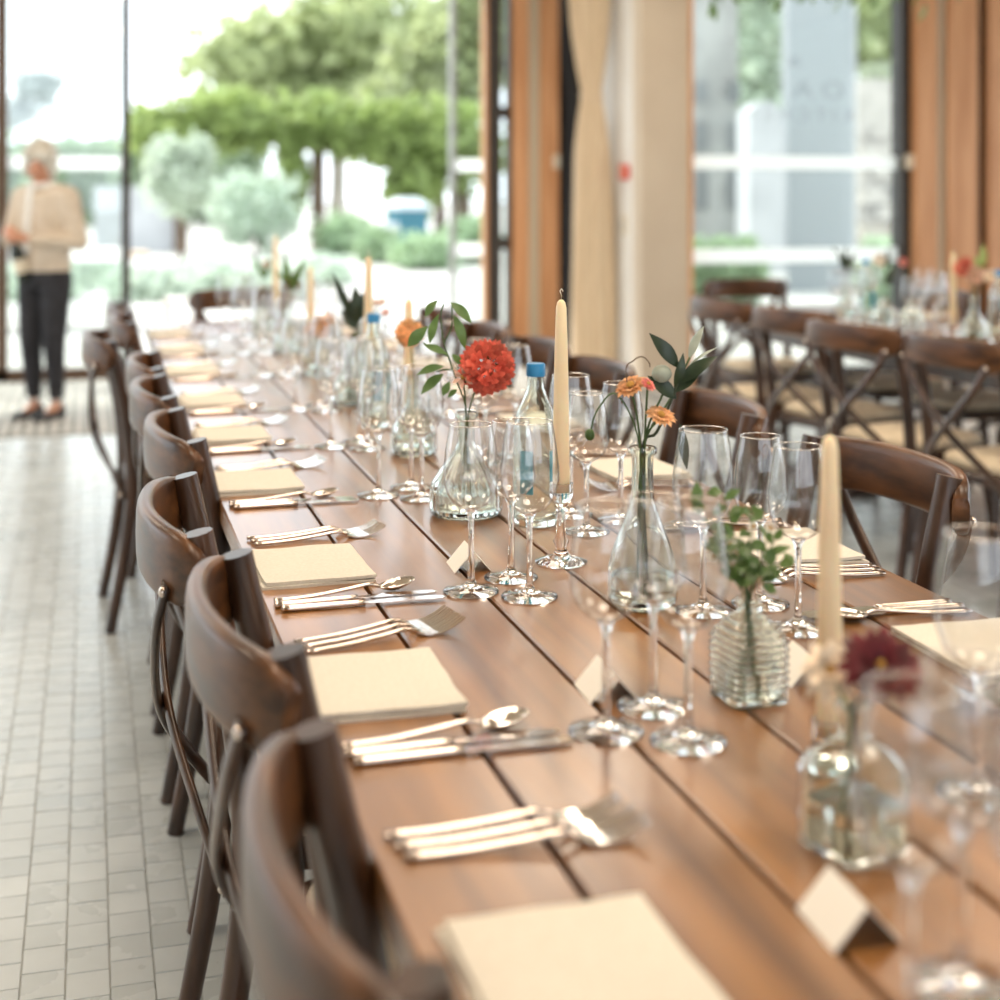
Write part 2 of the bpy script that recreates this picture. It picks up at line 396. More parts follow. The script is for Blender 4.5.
# --- second window (plane Y2)
w1 = struct(put('window_1', None))
xa, xb = xat(691.5, Y2), xat(900, Y2)
pane(w1, xa, xb, Y2+.05, .10, 3.5)
MB().mm(xa, xb, Y2, Y2+.10, 0, .10).build('bottom_rail', 'dark_frame', w1)
MB().mm(xb, xat(909, Y2), Y2-.02, Y2+.12, 0, 3.6).build('stile', 'dark_frame', w1)
a = timber_post((909.5, 930, 940, 970, 981), Y2, 'trim_4', 9.6)
b = MB().mm(xat(903, Y2), xat(910, Y2), Y2-.06, Y2-.02, 1.48, 1.58).build('window_latch', 'cream_plastic'); tag(b, 'small cream latch on the dark stile of the lettered window', 'latch')
# mirrored lettering on the second window (read from outside)
def lettering(body, px0, px1, pyb, hpx):
    cu = bpy.data.curves.new('lettering', 'FONT'); cu.body = body; cu.size = 1; cu.space_character = 1.55
    o = bpy.data.objects.new('lettering', cu); COL.objects.link(o); bpy.context.view_layer.update()
    me = bpy.data.meshes.new_from_object(o); bpy.data.objects.remove(o)
    xs = [v.co.x for v in me.vertices]; ys = [v.co.y for v in me.vertices]
    X0, X1 = xat(px0, Y2), xat(px1, Y2); dd = depth((X0+X1)/2, Y2)
    zb = H-(pyb-CY)/F*dd; hh = hpx/F*dd
    for v in me.vertices:
        u = (v.co.x-min(xs))/(max(xs)-min(xs)); q = (v.co.y-min(ys))/(max(ys)-min(ys))
        v.co = (X1 + (X0-X1)*u, Y2+.042, zb + hh*q)
    me.materials.append(MAT['letter']); put('lettering', me, w1)
thin_glass('letter', (.74, .74, .74), 0.3)
lettering('OAKES', 723, 847, 97, 17)
lettering('KITCHEN', 746, 856, 121, 13)
lettering('&', 789, 804, 66, 10)
# fire call point + switch on the return wall
def on_return(px, py):
    Y = XR/math.tan(TH+math.atan((px-CX)/F)); return Y, H-(py-CY)/F*depth(XR, Y)
yy, zz = on_return(627, 172)
t = thing('fire_call_point', 'red fire alarm call point on the white return wall', 'alarm', (XR, yy, zz))
MB().mm(-.045, 0, -.05, .05, -.05, .05).build('housing', 'red_plastic', t); MB().mm(-.048, -.045, -.025, .025, -.02, .02).build('press_plate', 'cream_plastic', t)
yy, zz = on_return(625, 225)
t = thing('light_switch', 'small grey switch plate on the white return wall below the alarm', 'switch', (XR, yy, zz))
MB().mm(-.02, 0, -.045, .045, -.065, .065).build('plate', 'cream_plastic', t); MB().mm(-.026, -.02, -.025, .025, -.045, .045).build('rocker', 'grey_plastic', t)
# curtain gathered by a tie
def curtain():
    m = MB(); nz, nt = 36, 64; cx, cy_ = 3.42, 9.72
    prof = [(3.45, .175), (2.9, .150), (2.45, .125), (2.15, .088), (2.0, .062), (1.88, .085), (1.6, .115), (1.1, .135), (.6, .15), (.03, .155)]
    for i in range(nz+1):
        z = .03 + (3.45-.03)*i/nz
        for (za, ra), (zb, rb) in zip(prof, prof[1:]):
            if zb <= z <= za: r = rb + (ra-rb)*(z-zb)/(za-zb)
        for j in range(nt):
            th = 2*PI*j/nt; q = r*(1+.16*math.cos(9*th+.8*math.sin(z*2))+.07*math.cos(17*th+1))
            m.v.append((cx + .05*(2.0-z)*.25 + q*math.cos(th), cy_ + .62*q*math.sin(th), z))
    for i in range(nz):
        for j in range(nt):
            k_ = (j+1) % nt; m.f.append((i*nt+j, i*nt+k_, (i+1)*nt+k_, (i+1)*nt+j))
    m.f += [tuple(range(nt))[::-1], tuple(nz*nt+j for j in range(nt))]
    return m
t = thing('curtain', 'beige floor length curtain gathered with a tie between door post and white wall', 'curtain', (0, 0, 0))
curtain().build('cloth', 'curtain_cloth', t, True)
tie = MB(); tie.tube([(3.42+.078*math.cos(a_), 9.72+.05*math.sin(a_), 2.0+.01*math.sin(a_)) for a_ in [2*PI*i/24 for i in range(25)]], .014, 8); tie.build('tie_band', 'curtain_cloth', t, True)
bl_ = MB()  # black strip put in for the shaded gap behind the curtain, not a cloth
bl_.sweep([(3.33, 9.93, .02), (3.35, 9.93, 1.2), (3.36, 9.93, 1.95), (3.30, 9.93, 2.5), (3.22, 9.93, 3.45)], lambda i: [(-.06, -.02), (.03, -.02), (.03, .02), (-.06, .02)], (0, 1, 0))
tag(bl_.build('dark_gap_strip', 'matte_black', None, False, True), 'narrow black drape standing in for the shaded gap behind the beige curtain', 'strip')

# ------------------------------------------------------------ garden outside
struct(MB().mm(-150, 150, Y1+.05, 250, -.2, -.02).mm(9.8, 150, -40, Y1+.05, -.2, -.02).mm(-150, -5.2, -40, Y1+.05, -.2, -.02).build('ground', 'gravel'))
def foliage(m, c, rad, n, size, seed=0, shell=.55):
    rr = random.Random(seed); c = Vector(c)
    for i in range(n):
        v = Vector((rr.gauss(0, 1), rr.gauss(0, 1), rr.gauss(0, 1))).normalized()
        k_ = shell + (1-shell)*rr.random()
        q = noise.noise(v*2.3 + Vector((seed, 0, 0)))*.28+1
        p = c + Vector((v.x*rad[0], v.y*rad[1], v.z*rad[2]))*k_*q
        a = Vector((rr.gauss(0, 1), rr.gauss(0, 1), rr.gauss(0, .8))).normalized(); b_ = a.orthogonal().normalized()
        b_.rotate(Matrix.Rotation(rr.random()*6, 3, a))
        s_ = size*rr.uniform(.6, 1.3); b_ *= s_*.55; a *= s_
        m.add([p-a, p+b_, p+a, p-b_], [(0, 1, 2, 3)])
def tree(name, label, cat, px, d, zt, rads, mat_, trunk=.12, n=2500, size=.2, seed=1, group=None, base=0):
    p = world((px-CX)/F*d, d, -.02)
    t = thing(name, label, cat, p, 0, group)
    m = MB()
    for i, (dx, dy, z, rx, ry, rz) in enumerate(rads):
        foliage(m, (dx, dy, z), (rx, ry, rz), int(n/len(rads)), size, seed*10+i)
        m.ball((dx, dy, z), (rx*.62, ry*.62, rz*.62), 10, 7)
    m.build('crown', mat_, t)
    if trunk:
        b = MB(); b.tube([(0, 0, base), (.03, 0, zt*.5), (0, .05, zt)], [trunk, trunk*.8, trunk*.6], 8); b.build('trunk', 'bark', t, True)
    return t
# big trees behind
tree('tree', 'large loose leafed tree rising behind the pergola canopy', 'tree', 335, 52, 6.5, [(-2.6, 0, 6.0, 2.6, 2, 1.8), (.5, 0, 7.0, 3.0, 2.2, 2.2), (3.4, .5, 6.4, 2.6, 2, 2.2), (-.8, 0, 4.6, 3.2, 2, 1.2)], 'leaf_tree', .3, 2600, .40, 2)
tree('tree', 'dark rounded tree filling the garden beside the slid door leaf', 'tree', 440, 46, 4.4, [(0, 0, 5.2, 2.0, 1.8, 2.0), (-1.2, 0, 3.6, 1.8, 1.6, 1.6), (1.4, 0, 6.5, 1.8, 1.4, 1.8)], 'leaf_tree', .25, 2000, .34, 3)
tree('tree', 'tree with a crown against the sky behind the lettered window', 'tree', 880, 34, 4.4, [(0, 0, 5.0, 1.6, 1.4, 1.4), (.8, 0, 6.0, 1.5, 1.2, 1.2)], 'leaf_tree', .2, 1200, .28, 4)
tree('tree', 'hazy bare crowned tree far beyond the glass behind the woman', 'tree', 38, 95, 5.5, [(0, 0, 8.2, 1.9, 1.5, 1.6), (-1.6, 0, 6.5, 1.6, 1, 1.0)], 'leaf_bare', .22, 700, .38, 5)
tree('tree', 'grey green tree rising between pale building and tall panel', 'tree', 758, 30, 4.4, [(0, 0, 4.6, 1.1, 1.0, 1.3), (.1, 0, 2.8, 1.0, 1.0, 1.2), (.1, 0, 6.0, .9, .9, 1.0)], 'leaf_grey', .15, 1500, .18, 7)
# distant hedge line
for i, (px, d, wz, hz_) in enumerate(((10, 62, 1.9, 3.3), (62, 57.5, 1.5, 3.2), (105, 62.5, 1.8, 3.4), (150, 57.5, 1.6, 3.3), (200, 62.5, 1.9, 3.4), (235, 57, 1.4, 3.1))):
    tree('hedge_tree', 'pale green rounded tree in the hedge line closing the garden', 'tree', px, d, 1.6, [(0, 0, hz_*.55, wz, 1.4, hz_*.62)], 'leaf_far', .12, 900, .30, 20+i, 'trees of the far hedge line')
# pergola with wisteria
d = 34
p = world((330-CX)/F*d, d, -.02)
t = thing('pergola', 'pergola with thick posts under a bright green climber canopy', 'pergola', p)
for x in (-.28, .22, 3.2, -3.4):
    MB().box((x, 0, 1.25), (.30 if x != .22 else .26, .3, 2.5)).build('post', 'bark' if x != .22 else 'stone', t)
MB().box((0, 0, 2.55), (8, .25, .2)).build('beam', 'bark', t)
m = MB()
for i, (x, z, rx, rz_) in enumerate(((-3.6, 2.7, 1.3, .85), (-2.4, 3.0, 1.2, .8), (-1.2, 2.9, 1.2, .7), (0, 2.95, 1.2, .75), (1.2, 2.8, 1.2, .9), (2.3, 2.6, 1.2, 1.1), (3.2, 2.4, 1.1, 1.2), (1.9, 1.5, .7, .8), (-.9, 1.6, .35, .8))):
    foliage(m, (x, -.2, z), (rx, .9, rz_), 420, .20, 50+i); m.ball((x, -.1, z), (rx*.6, .5, rz_*.6), 10, 7)
m.build('climber', 'leaf_wisteria', t)
# grey-green bush, pale shrubs
tree('bush', 'tall grey green bush standing on a thin trunk in the garden', 'bush', 180, 27, .6, [(0, 0, 1.55, .75, .6, .72), (-.25, 0, 1.9, .4, .4, .5), (.3, 0, 1.95, .35, .4, .5)], 'leaf_grey', .06, 1500, .11, 31)
tree('bush', 'wide pale grey shrub under the pergola canopy', 'bush', 255, 31, .5, [(0, 0, 1.0, 1.1, .6, .9)], 'leaf_lavender', .05, 900, .13, 32)
for i, (px, d, rx, rz_) in enumerate(((345, 31.5, .75, .56), (378, 28, .50, .40), (425, 25.5, .66, .38), (470, 27.5, .6, .54), (400, 26.9, .18, .22))):
    tree('clipped_shrub', 'low rounded sage green shrub along the garden path', 'bush', px, d, .2, [(0, 0, rz_*.75, rx, .6, rz_)], 'leaf_hedge', .04, 700, .10, 60+i, 'low shrubs along the path')
for i, (px, d, rx) in enumerate(((150, 18.4, .62), (212, 20.6, .62), (268, 18.6, .62), (318, 21.4, .55), (90, 20.6, .62), (30, 18.4, .62))):
    tree('lavender_mound', 'silvery low planting mound in the bed before the doors', 'plant', px, d, .1, [(0, 0, .14, rx, .8, .34)], 'leaf_lavender', 0, 700, .08, 80+i, 'planting mounds in the bed')
# white garden wall far left, stones
t = MB().mm(-1, 1, -.15, .15, 0, 1.5).build('garden_wall', 'render_white'); t.location = world((140-CX)/F*33, 33, -.02); tag(t, 'short white garden wall behind the grey bush', 'wall')
# bin
p = world((407-CX)/F*30, 30, -.02)
t = thing('litter_bin', 'teal garden bin with pale hipped lid among shrubs', 'bin', p, .2)
MB().add([(-.3, -.3, 0), (.3, -.3, 0), (.3, .3, 0), (-.3, .3, 0), (-.33, -.33, 1.0), (.33, -.33, 1.0), (.33, .33, 1.0), (-.33, .33, 1.0)], [(3, 2, 1, 0), (4, 5, 6, 7), (0, 1, 5, 4), (1, 2, 6, 5), (2, 3, 7, 6), (3, 0, 4, 7)]).build('body', 'bin_teal', t)
MB().add([(-.37, -.37, 1.0), (.37, -.37, 1.0), (.37, .37, 1.0), (-.37, .37, 1.0), (-.37, -.37, 1.08), (.37, -.37, 1.08), (.37, .37, 1.08), (-.37, .37, 1.08), (-.18, -.18, 1.24), (.18, -.18, 1.24), (.18, .18, 1.24), (-.18, .18, 1.24)],
         [(3, 2, 1, 0), (8, 9, 10, 11)] + [(i, (i+1) % 4, (i+1) % 4+4, i+4) for i in range(4)] + [(i+4, (i+1) % 4+4, (i+1) % 4+8, i+8) for i in range(4)]).build('lid', 'bin_lid', t)
t = MB().lathe([(.16, 0), (.2, .3), (.22, .7), (.2, .75)], 12).build('stone_planter', 'render_white', None, True); t.location = world((388-CX)/F*29, 29, -.02); tag(t, 'small white planter beside the teal bin', 'planter')
# bench table and stool outside the doors
p = world((60-CX)/F*14.5, 14.5, -.02)
t = thing('picnic_table', 'long pale outdoor table standing beyond the glass behind the woman', 'table', p)
for i in range(4): MB().mm(-1.9, .85, -.36+i*.18, -.20+i*.18, .70, .74).build('board', 'bench_wood', t)
for x in (-1.5, -.05):
    for y in (-.25, .25): MB().box((x, y, .35), (.08, .08, .70)).build('leg', 'bench_wood', t)
p = world((181-CX)/F*12, 12, -.02)
t = thing('stool', 'small square wooden stool outside past the open doorway', 'stool', p, -.1)
MB().box((0, 0, .455), (.27, .26, .03)).build('seat', 'paving', t)
for x in (-.11, .11):
    for y in (-.10, .10): MB().box((x, y, .22), (.028, .028, .44)).build('leg', 'post_wood', t)
# building seen through the second window
Yb = 19.0
bt = thing('stone_house', 'pale stone building with arched windows beyond the lettered window', 'building', (0, Yb, -.02))
X = lambda px: xat(px, Yb)
zt_ = lambda py, px=760: H-(py-CY)/F*depth(X(px), Yb)
MB().mm(X(640), X(738), 0, .5, 0, 7).build('stone_wall', 'pale_stone', bt)
MB().mm(X(858), X(1010), 0, .5, 0, 3.0).build('stone_wall', 'stone', bt)
for px in (701, 733):
    for z0, z1 in ((zt_(208), zt_(168)), (zt_(150), zt_(120)), (zt_(102), zt_(80))):
        wd = MB(); xw = X(px); ww = .10; ps = [(xw-ww, z0), (xw+ww, z0), (xw+ww, z1-.1)] + [(xw+ww*math.cos(q), z1-.1+ww*math.sin(q)) for q in [PI*i/6 for i in range(1, 6)]] + [(xw-ww, z1-.1)]
        n_ = len(ps); wd.add([(x, -.02, z) for x, z in ps]+[(x, .02, z) for x, z in ps], [tuple(range(n_)), tuple(range(n_, 2*n_))[::-1]]+[(i, (i+1) % n_, n_+(i+1) % n_, n_+i) for i in range(n_)])
        wd.build('arched_window', 'dark_window', bt, False, True)
# white arched pier and tall grey panel
t = thing('gate_pier', 'white round topped pier in front of the stone building', 'pier', (xat(760, Yb-1.2), Yb-1.2, -.02))
ps = [(-.25, 0), (.25, 0)] + [(.25*math.cos(q), zt_(124)+.25*math.sin(q)) for q in [PI*i/10 for i in range(11)]]
n_ = len(ps); MB().add([(x, -.2, z) for x, z in ps]+[(x, .2, z) for x, z in ps], [tuple(range(n_)), tuple(range(n_, 2*n_))[::-1]]+[(i, (i+1) % n_, n_+(i+1) % n_, n_+i) for i in range(n_)]).build('pier_body', 'render_white', t, False, True)
MB().mm(-.27, .27, -.26, .26, 0, .28).build('plinth', 'paving', t)
t = thing('tall_screen', 'tall flat pale grey panel standing beside the white pier', 'panel', (xat(819, Yb-.9), Yb-.9, -.02))
MB().mm(-.50, .50, -.04, .04, 0, 5.5).build('board', 'panel_grey', t); MB().mm(-.54, -.50, -.05, .05, 0, 5.5).build('edge_post', 'render_white', t); MB().mm(.50, .54, -.05, .05, 0, 5.5).build('edge_post', 'render_white', t)
for i, (px, py, s_) in enumerate(((868, 150, .30), (880, 170, .26), (872, 195, .34), (884, 212, .28), (870, 232, .3), (886, 248, .3), (878, 130, .25), (890, 190, .22))):
    MB().box((X(px)-0, -.06, zt_(py)), (s_*1.3, .16, s_*.62)).build('stone', 'stone', bt)
for i, px in enumerate((690, 736, 884)):
    tree('clipped_shrub', 'small shrub at the foot of the stone building', 'bush', px, 17.2, .2, [(0, 0, .4, .42, .4, .45)], 'leaf_hedge', .04, 500, .09, 90+i, 'shrubs at the stone building')

# ------------------------------------------------------------ hanging greenery over the second table
t = thing('hanging_greenery', 'leafy green garland hanging above the second dining table', 'garland', (3.3, 5.9, 2.22))
ps = [(.68*math.cos(a_), .68*math.sin(a_), .16) for a_ in [2*PI*i/32 for i in range(33)]]
MB().tube(ps, .02, 6).build('hoop', 'bark', t, True)
for a_ in (0, 2.1, 4.2): MB().tube([(.68*math.cos(a_), .68*math.sin(a_), .16), (0, 0, 1.38)], .004, 5).build('cord', 'dark_frame', t)
lm1 = MB().leaf((0, 0, 0), (0, 0, -.11), .035, (1, 0, 0)).mesh('leaf', 'leaf_green', True)
rr = random.Random(5)
for i in range(150):
    a_ = rr.random()*2*PI
    put('leaf', lm1, t, (.68*math.cos(a_)+rr.gauss(0, .05), .68*math.sin(a_)+rr.gauss(0, .05), .16-abs(rr.gauss(0, .06))), (rr.gauss(0, .7), rr.gauss(0, .7), rr.random()*6))

# ------------------------------------------------------------ tables
XL, PW = .222, .1488
def table(name, label, x0, ya, yb, legs, n=6):
    t = thing(name, label, 'table', (x0, ya, 0))
    L = yb-ya
    for i in range(n):
        m = MB(); a, b, e, zt, zb = i*PW+.0028, (i+1)*PW-.0028, .0025, TZ, TZ-.036
        m.sweep([(0, 0, 0), (0, L, 0)], lambda k_: [(a, zb), (b, zb), (b, zt-e), (b-e, zt), (a+e, zt), (a, zt-e)])
        m.build('plank', 'table_wood', t, False, True)
    W = n*PW
    for x in (.12, W-.12): MB().mm(x-.012, x+.012, .15, L-.15, TZ-.10, TZ-.036).build('apron', 'chair_wood', t)
    for y in legs:
        y -= ya
        MB().mm(.12, W-.12, y-.03, y+.03, TZ-.085, TZ-.036).build('crossbar', 'chair_wood', t)
        MB().mm(W/2-.045, W/2+.045, y-.045, y+.045, .05, TZ-.085).build('leg', 'chair_wood', t)
        MB().mm(W/2-.07, W/2+.07, y-.28, y+.28, 0, .05).build('leg_foot', 'chair_wood', t)
    return t
YE = 6.35
table('banquet_table', 'long brown plank dining table laid with glasses down the room', XL, .05, YE, (.5, 2.4, 4.3, 5.8))
X2 = 2.76
table('banquet_table', 'second plank dining table standing by the lettered window', X2, 2.9, 6.45, (3.5, 5.9))

# ------------------------------------------------------------ cross-back chair: faces local +y, posts at back
def make_chair():
    t = thing('cross_back_chair', 'x', 'chair')
    pp = []
    for s_ in (-1, 1):
        path = arc([(s_*.208, -.252, 0), (s_*.203, -.212, .22), (s_*.198, -.188, .44), (s_*.196, -.208, .66), (s_*.197, -.252, .866)], 6)
        m = MB(); m.tube(path, [.0165 + .0035*min(1, i/10) for i in range(len(path))], 12, up=(0, 1, 0)); lg = m.build('leg', 'chair_wood', t, True, False, 50)
        path = arc([(s_*.195, .195, 0), (s_*.190, .188, .22), (s_*.185, .18, .43)], 5)
        m = MB(); m.tube(path, [.014+.004*i/10 for i in range(len(path))], 10, up=(0, 1, 0)); m.build('leg', 'chair_wood', t, True, False, 50)
        # bolts
        MB().ball((s_*.196, -.2955, .792), (.008, .006, .008), 8, 6).build('bolt', 'cutlery_metal', lg, True)
        MB().ball((s_*.203, -.221, .405), (.007, .006, .007), 8, 6).build('bolt', 'cutlery_metal', lg, True)
    # top rail: bowed board behind the posts
    pts = []; N_ = 22
    for i in range(N_+1):
        u = -1+2*i/N_; pts.append((u*.228, -.314+.042*u*u+.022*u**6, .826-.012*u**4))
    def sec(i):
        u = -1+2*i/N_; e = max(0, abs(u)-.86)/.14; hh = .047*(1-.45*e*e); th = .0135
        return [(th*math.copysign(abs(math.cos(q))**.5, math.cos(q)), hh*math.copysign(abs(math.sin(q))**.55, math.sin(q))) for q in [2*PI*k_/16 for k_ in range(16)]]
    m = MB(); m.sweep(pts, sec); m.build('top_rail', 'rail_wood', t, True, False, 60)
    # X strips
    for s_ in (-1, 1):
        dz = -.006*s_
        path = arc([(s_*.192, -.291, .80), (s_*.15, -.298+dz, .72), (0, -.290+dz, .585), (-s_*.14, -.250+dz, .47), (-s_*.200, -.214, .395)], 6)
        n_ = len(path); m = MB(); m.sweep(path, lambda i: [(.015*math.cos(q), .0065*math.sin(q)) for q in [2*PI*k_/8 for k_ in range(8)]], (0, -1, 0)); m.build('cross_strip', 'chair_wood', t, True)
    # seat frame (rounded square hoop) + cushion
    def rsq(r, z, k_=4.5, n=32): return [(r*math.copysign(abs(math.cos(q))**(2/k_), math.cos(q)), r*.97*math.copysign(abs(math.sin(q))**(2/k_), math.sin(q))+.008, z) for q in [2*PI*i/n for i in range(n)]]
    m = MB(); rs = [rsq(.205, .415), rsq(.213, .420), rsq(.213, .445), rsq(.205, .450)]
    m.add([v for r in rs for v in r], [(i*32+j, i*32+(j+1) % 32, (i+1)*32+(j+1) % 32, (i+1)*32+j) for i in range(3) for j in range(32)]+[tuple(range(32))[::-1], tuple(96+j for j in range(32))])
    sf = m.build('seat_frame', 'chair_wood', t, True, False, 40)
    m = MB(); rs = [rsq(.185, .450), rsq(.196, .458), rsq(.197, .472), rsq(.185, .484), rsq(.12, .490), rsq(.05, .491)]
    m.add([v for r in rs for v in r], [(i*32+j, i*32+(j+1) % 32, (i+1)*32+(j+1) % 32, (i+1)*32+j) for i in range(5) for j in range(32)]+[tuple(range(32))[::-1], tuple(160+j for j in range(32))])
    m.build('seat_pad', 'cushion', sf, True)
    # bent braces under the seat
    def brace(a, b_, zt):
        a, b_ = Vector(a), Vector(b_); m = MB(); path = arc([a, a.lerp(b_, .12)+Vector((0, 0, zt*.75)), a.lerp(b_, .5)+Vector((0, 0, zt)), a.lerp(b_, .88)+Vector((0, 0, zt*.75)), b_], 5)
        m.tube(path, .009, 8, up=(.3, .3, 1)); m.build('brace', 'chair_wood', t, True)
    brace((-.188, .185, .22), (.188, .185, .22), .185); brace((-.20, -.212, .22), (-.188, .18, .22), .185); brace((.20, -.212, .22), (.188, .18, .22), .185)
    return t
chair = Proto(make_chair())
ORD = ['first', 'second', 'third', 'fourth', 'fifth', 'sixth', 'seventh', 'eighth', 'ninth']
LC = [(.437, .99, 0), (.437, 1.60, .02), (.40, 2.11, -.02), (.437, 2.84, .03), (.425, 3.41, 0), (.43, 3.95, -.02), (.315, 4.70, .04), (.40, 5.32, 0), (.40, 5.92, .03)]
for i, (x, y, r_) in enumerate(LC):
    x -= .008
    extra = ', pulled out' if i == 6 else ''
    chair.place((x, y, 0), -PI/2+r_, f'dark cross-back chair, {ORD[8-i]} from the garden doors on the block-floor side'+extra, 'chair', 'chairs along the block floor side of the long table')
RC = [(1.02, 2.165, .06), (1.02, 2.85, -.05), (1.0, 3.54, .04), (1.02, 4.10, 0), (1.0, 4.66, 0), (1.0, 5.3, 0)]
for i, (x, y, r_) in enumerate(RC):
    chair.place((x, y, 0), PI/2+r_, f'dark cross-back chair between both tables facing the long one, {ORD[5-i]} from the doors', 'chair', 'chairs on the inner side of the long table')
chair.place((.67, 6.42, 0), PI+.0, 'cross-back chair at the head of the long table by the open doors', 'chair')
C2 = [(2.80, 3.94, .10), (2.73, 4.46, .22), (2.82, 5.08, .25), (2.78, 5.60, .12)]
for i, (x, y, r_) in enumerate(C2):
    chair.place((x, y, 0), -PI/2+r_, f'cross-back chair on the near side of the second table, {ORD[3-i]} from the lettered window', 'chair', 'chairs on the near side of the second table')
chair.place((3.2, 6.50, 0), PI, 'cross-back chair at the window end of the second table', 'chair')
for i, y in enumerate((3.9, 4.55, 5.2, 5.8)):
    chair.place((X2+6*PW-.19, y, 0), PI/2, f'cross-back chair across the second table, {ORD[3-i]} from the lettered window', 'chair', 'chairs on the far side of the second table')

# ------------------------------------------------------------ tableware prototypes
def make_glass(k_=1.0, rb=.038, rim=.029, h=.228):
    t = thing('wine_glass', 'x', 'glass')
    sh = .112
    m = MB(); m.lathe([(.0, 0), (.038, 0), (.0385, .0015), (.037, .003), (.018, .006), (.008, .010), (.0048, .018), (.0040, .05), (.0040, sh-.014), (.0055, sh-.006), (.009, sh)][1:], 24)
    m.build('stem', 'solid_glass', t, True)
    pf = [(.004, sh), (.012, sh+.0015), (.022, sh+.007), (.031, sh+.018), (.0365, sh+.033), (rb, sh+.046), (rb*.985, sh+.062), (rb*.93, sh+.082), (rb*.85, h-.018), (rim, h)]
    m = MB(); m.lathe(pf, 32, cap=False); bo = m.build('bowl', 'bowl_glass', t, True)
    m = MB(); m.tube([(rim*math.cos(q), rim*math.sin(q), h) for q in [2*PI*i/32 for i in range(33)]], .0007, 6); m.build('rim', 'solid_glass', bo, True)
    return t
gA = Proto(make_glass()); gB = Proto(make_glass(rb=.0405, rim=.031, h=.236)); gC = Proto(make_glass(rb=.0345, rim=.026, h=.222))
def sq(k_, q, r):
    a = (abs(math.cos(q))**k_ + abs(math.sin(q))**k_)**(-1/k_); return r*a
def make_fork():
    t = thing('fork', 'x', 'fork')
    hp = arc([(0, 0, .004), (.05, 0, .0045), (.10, 0, .008), (.132, 0, .011), (.148, 0, .006)], 4); n_ = len(hp)
    m = MB(); m.sweep(hp, lambda i: [(max(.0032, .0062-.0032*i/(n_-1)*1.2)*math.cos(q), .0026*math.sin(q)) for q in [2*PI*k_/8 for k_ in range(8)]]); m.build('handle', 'cutlery_metal', t, True)
    m = MB(); P = lambda u: (.146+u*.062, .005-.006*math.sin(u*PI*.75)+.016*u*u)
    m.sweep([(P(u)[0], 0, P(u)[1]) for u in (0, .12, .25, .4)], lambda i: [((.004, .009, .0118, .0122)[i]*a_, b_) for a_, b_ in ((-1, -.001), (1, -.001), (1, .001), (-1, .001))])
    for k_ in range(4):
        y = (k_-1.5)*.0066
        m.sweep([(P(u)[0], y, P(u)[1]) for u in (.38, .55, .75, .92, 1)], lambda i: [((.0024, .0022, .002, .0016, .0008)[i]*a_, b_) for a_, b_ in ((-1, -.001), (1, -.001), (1, .001), (-1, .001))])
    m.build('tines', 'blade_metal', t)
    return t
def make_knife():
    t = thing('table_knife', 'x', 'knife')
    m = MB(); hp = [(.11*i/10, 0, .0045) for i in range(11)]
    m.sweep(hp, lambda i: [((.0078-.003*i/10)*math.cos(q), .0042*math.sin(q)) for q in [2*PI*k_/8 for k_ in range(8)]]); m.build('handle', 'cutlery_metal', t, True)
    m = MB(); m.sweep([(.108+.112*u, .002*math.sin(u*PI), .0042) for u in (0, .08, .3, .6, .85, .96, 1)], lambda i: [((.004, .0075, .0088, .0095, .009, .006, .001)[i]*a_, b_) for a_, b_ in ((-1, -.0004), (1, -.001), (1, .001), (-1, .0004))]); m.build('blade', 'blade_metal', t)
    return t
def make_spoon():
    t = thing('spoon', 'x', 'spoon')
    hp = arc([(0, 0, .004), (.05, 0, .0045), (.10, 0, .009), (.13, 0, .012), (.146, 0, .008)], 4); n_ = len(hp)
    m = MB(); m.sweep(hp, lambda i: [(max(.003, .0062-.004*i/(n_-1))*math.cos(q), .0026*math.sin(q)) for q in [2*PI*k_/8 for k_ in range(8)]]); m.build('handle', 'cutlery_metal', t, True)
    m = MB(); nu, nv = 16, 5; vs = []
    for lay, off in ((0, 0), (1, .0012)):
        for i in range(nv+1):
            f = i/nv
            for j in range(nu):
                q = 2*PI*j/nu; vs.append((.170+f*.026*math.cos(q), f*.018*math.sin(q), .0014+off+.009*f*f+.004*f*math.cos(q)))
    n1 = (nv+1)*nu; fs = []
    for i in range(nv):
        for j in range(nu):
            k_ = (j+1) % nu; fs += [(i*nu+j, (i+1)*nu+j, (i+1)*nu+k_, i*nu+k_), (n1+i*nu+j, n1+i*nu+k_, n1+(i+1)*nu+k_, n1+(i+1)*nu+j)]
    fs += [(nv*nu+j, n1+nv*nu+j, n1+nv*nu+(j+1) % nu, nv*nu+(j+1) % nu) for j in range(nu)]
    m.add(vs, fs).build('bowl', 'blade_metal', t, True, True)
    return t
fork, knife, spoon = Proto(make_fork()), Proto(make_knife()), Proto(make_spoon())
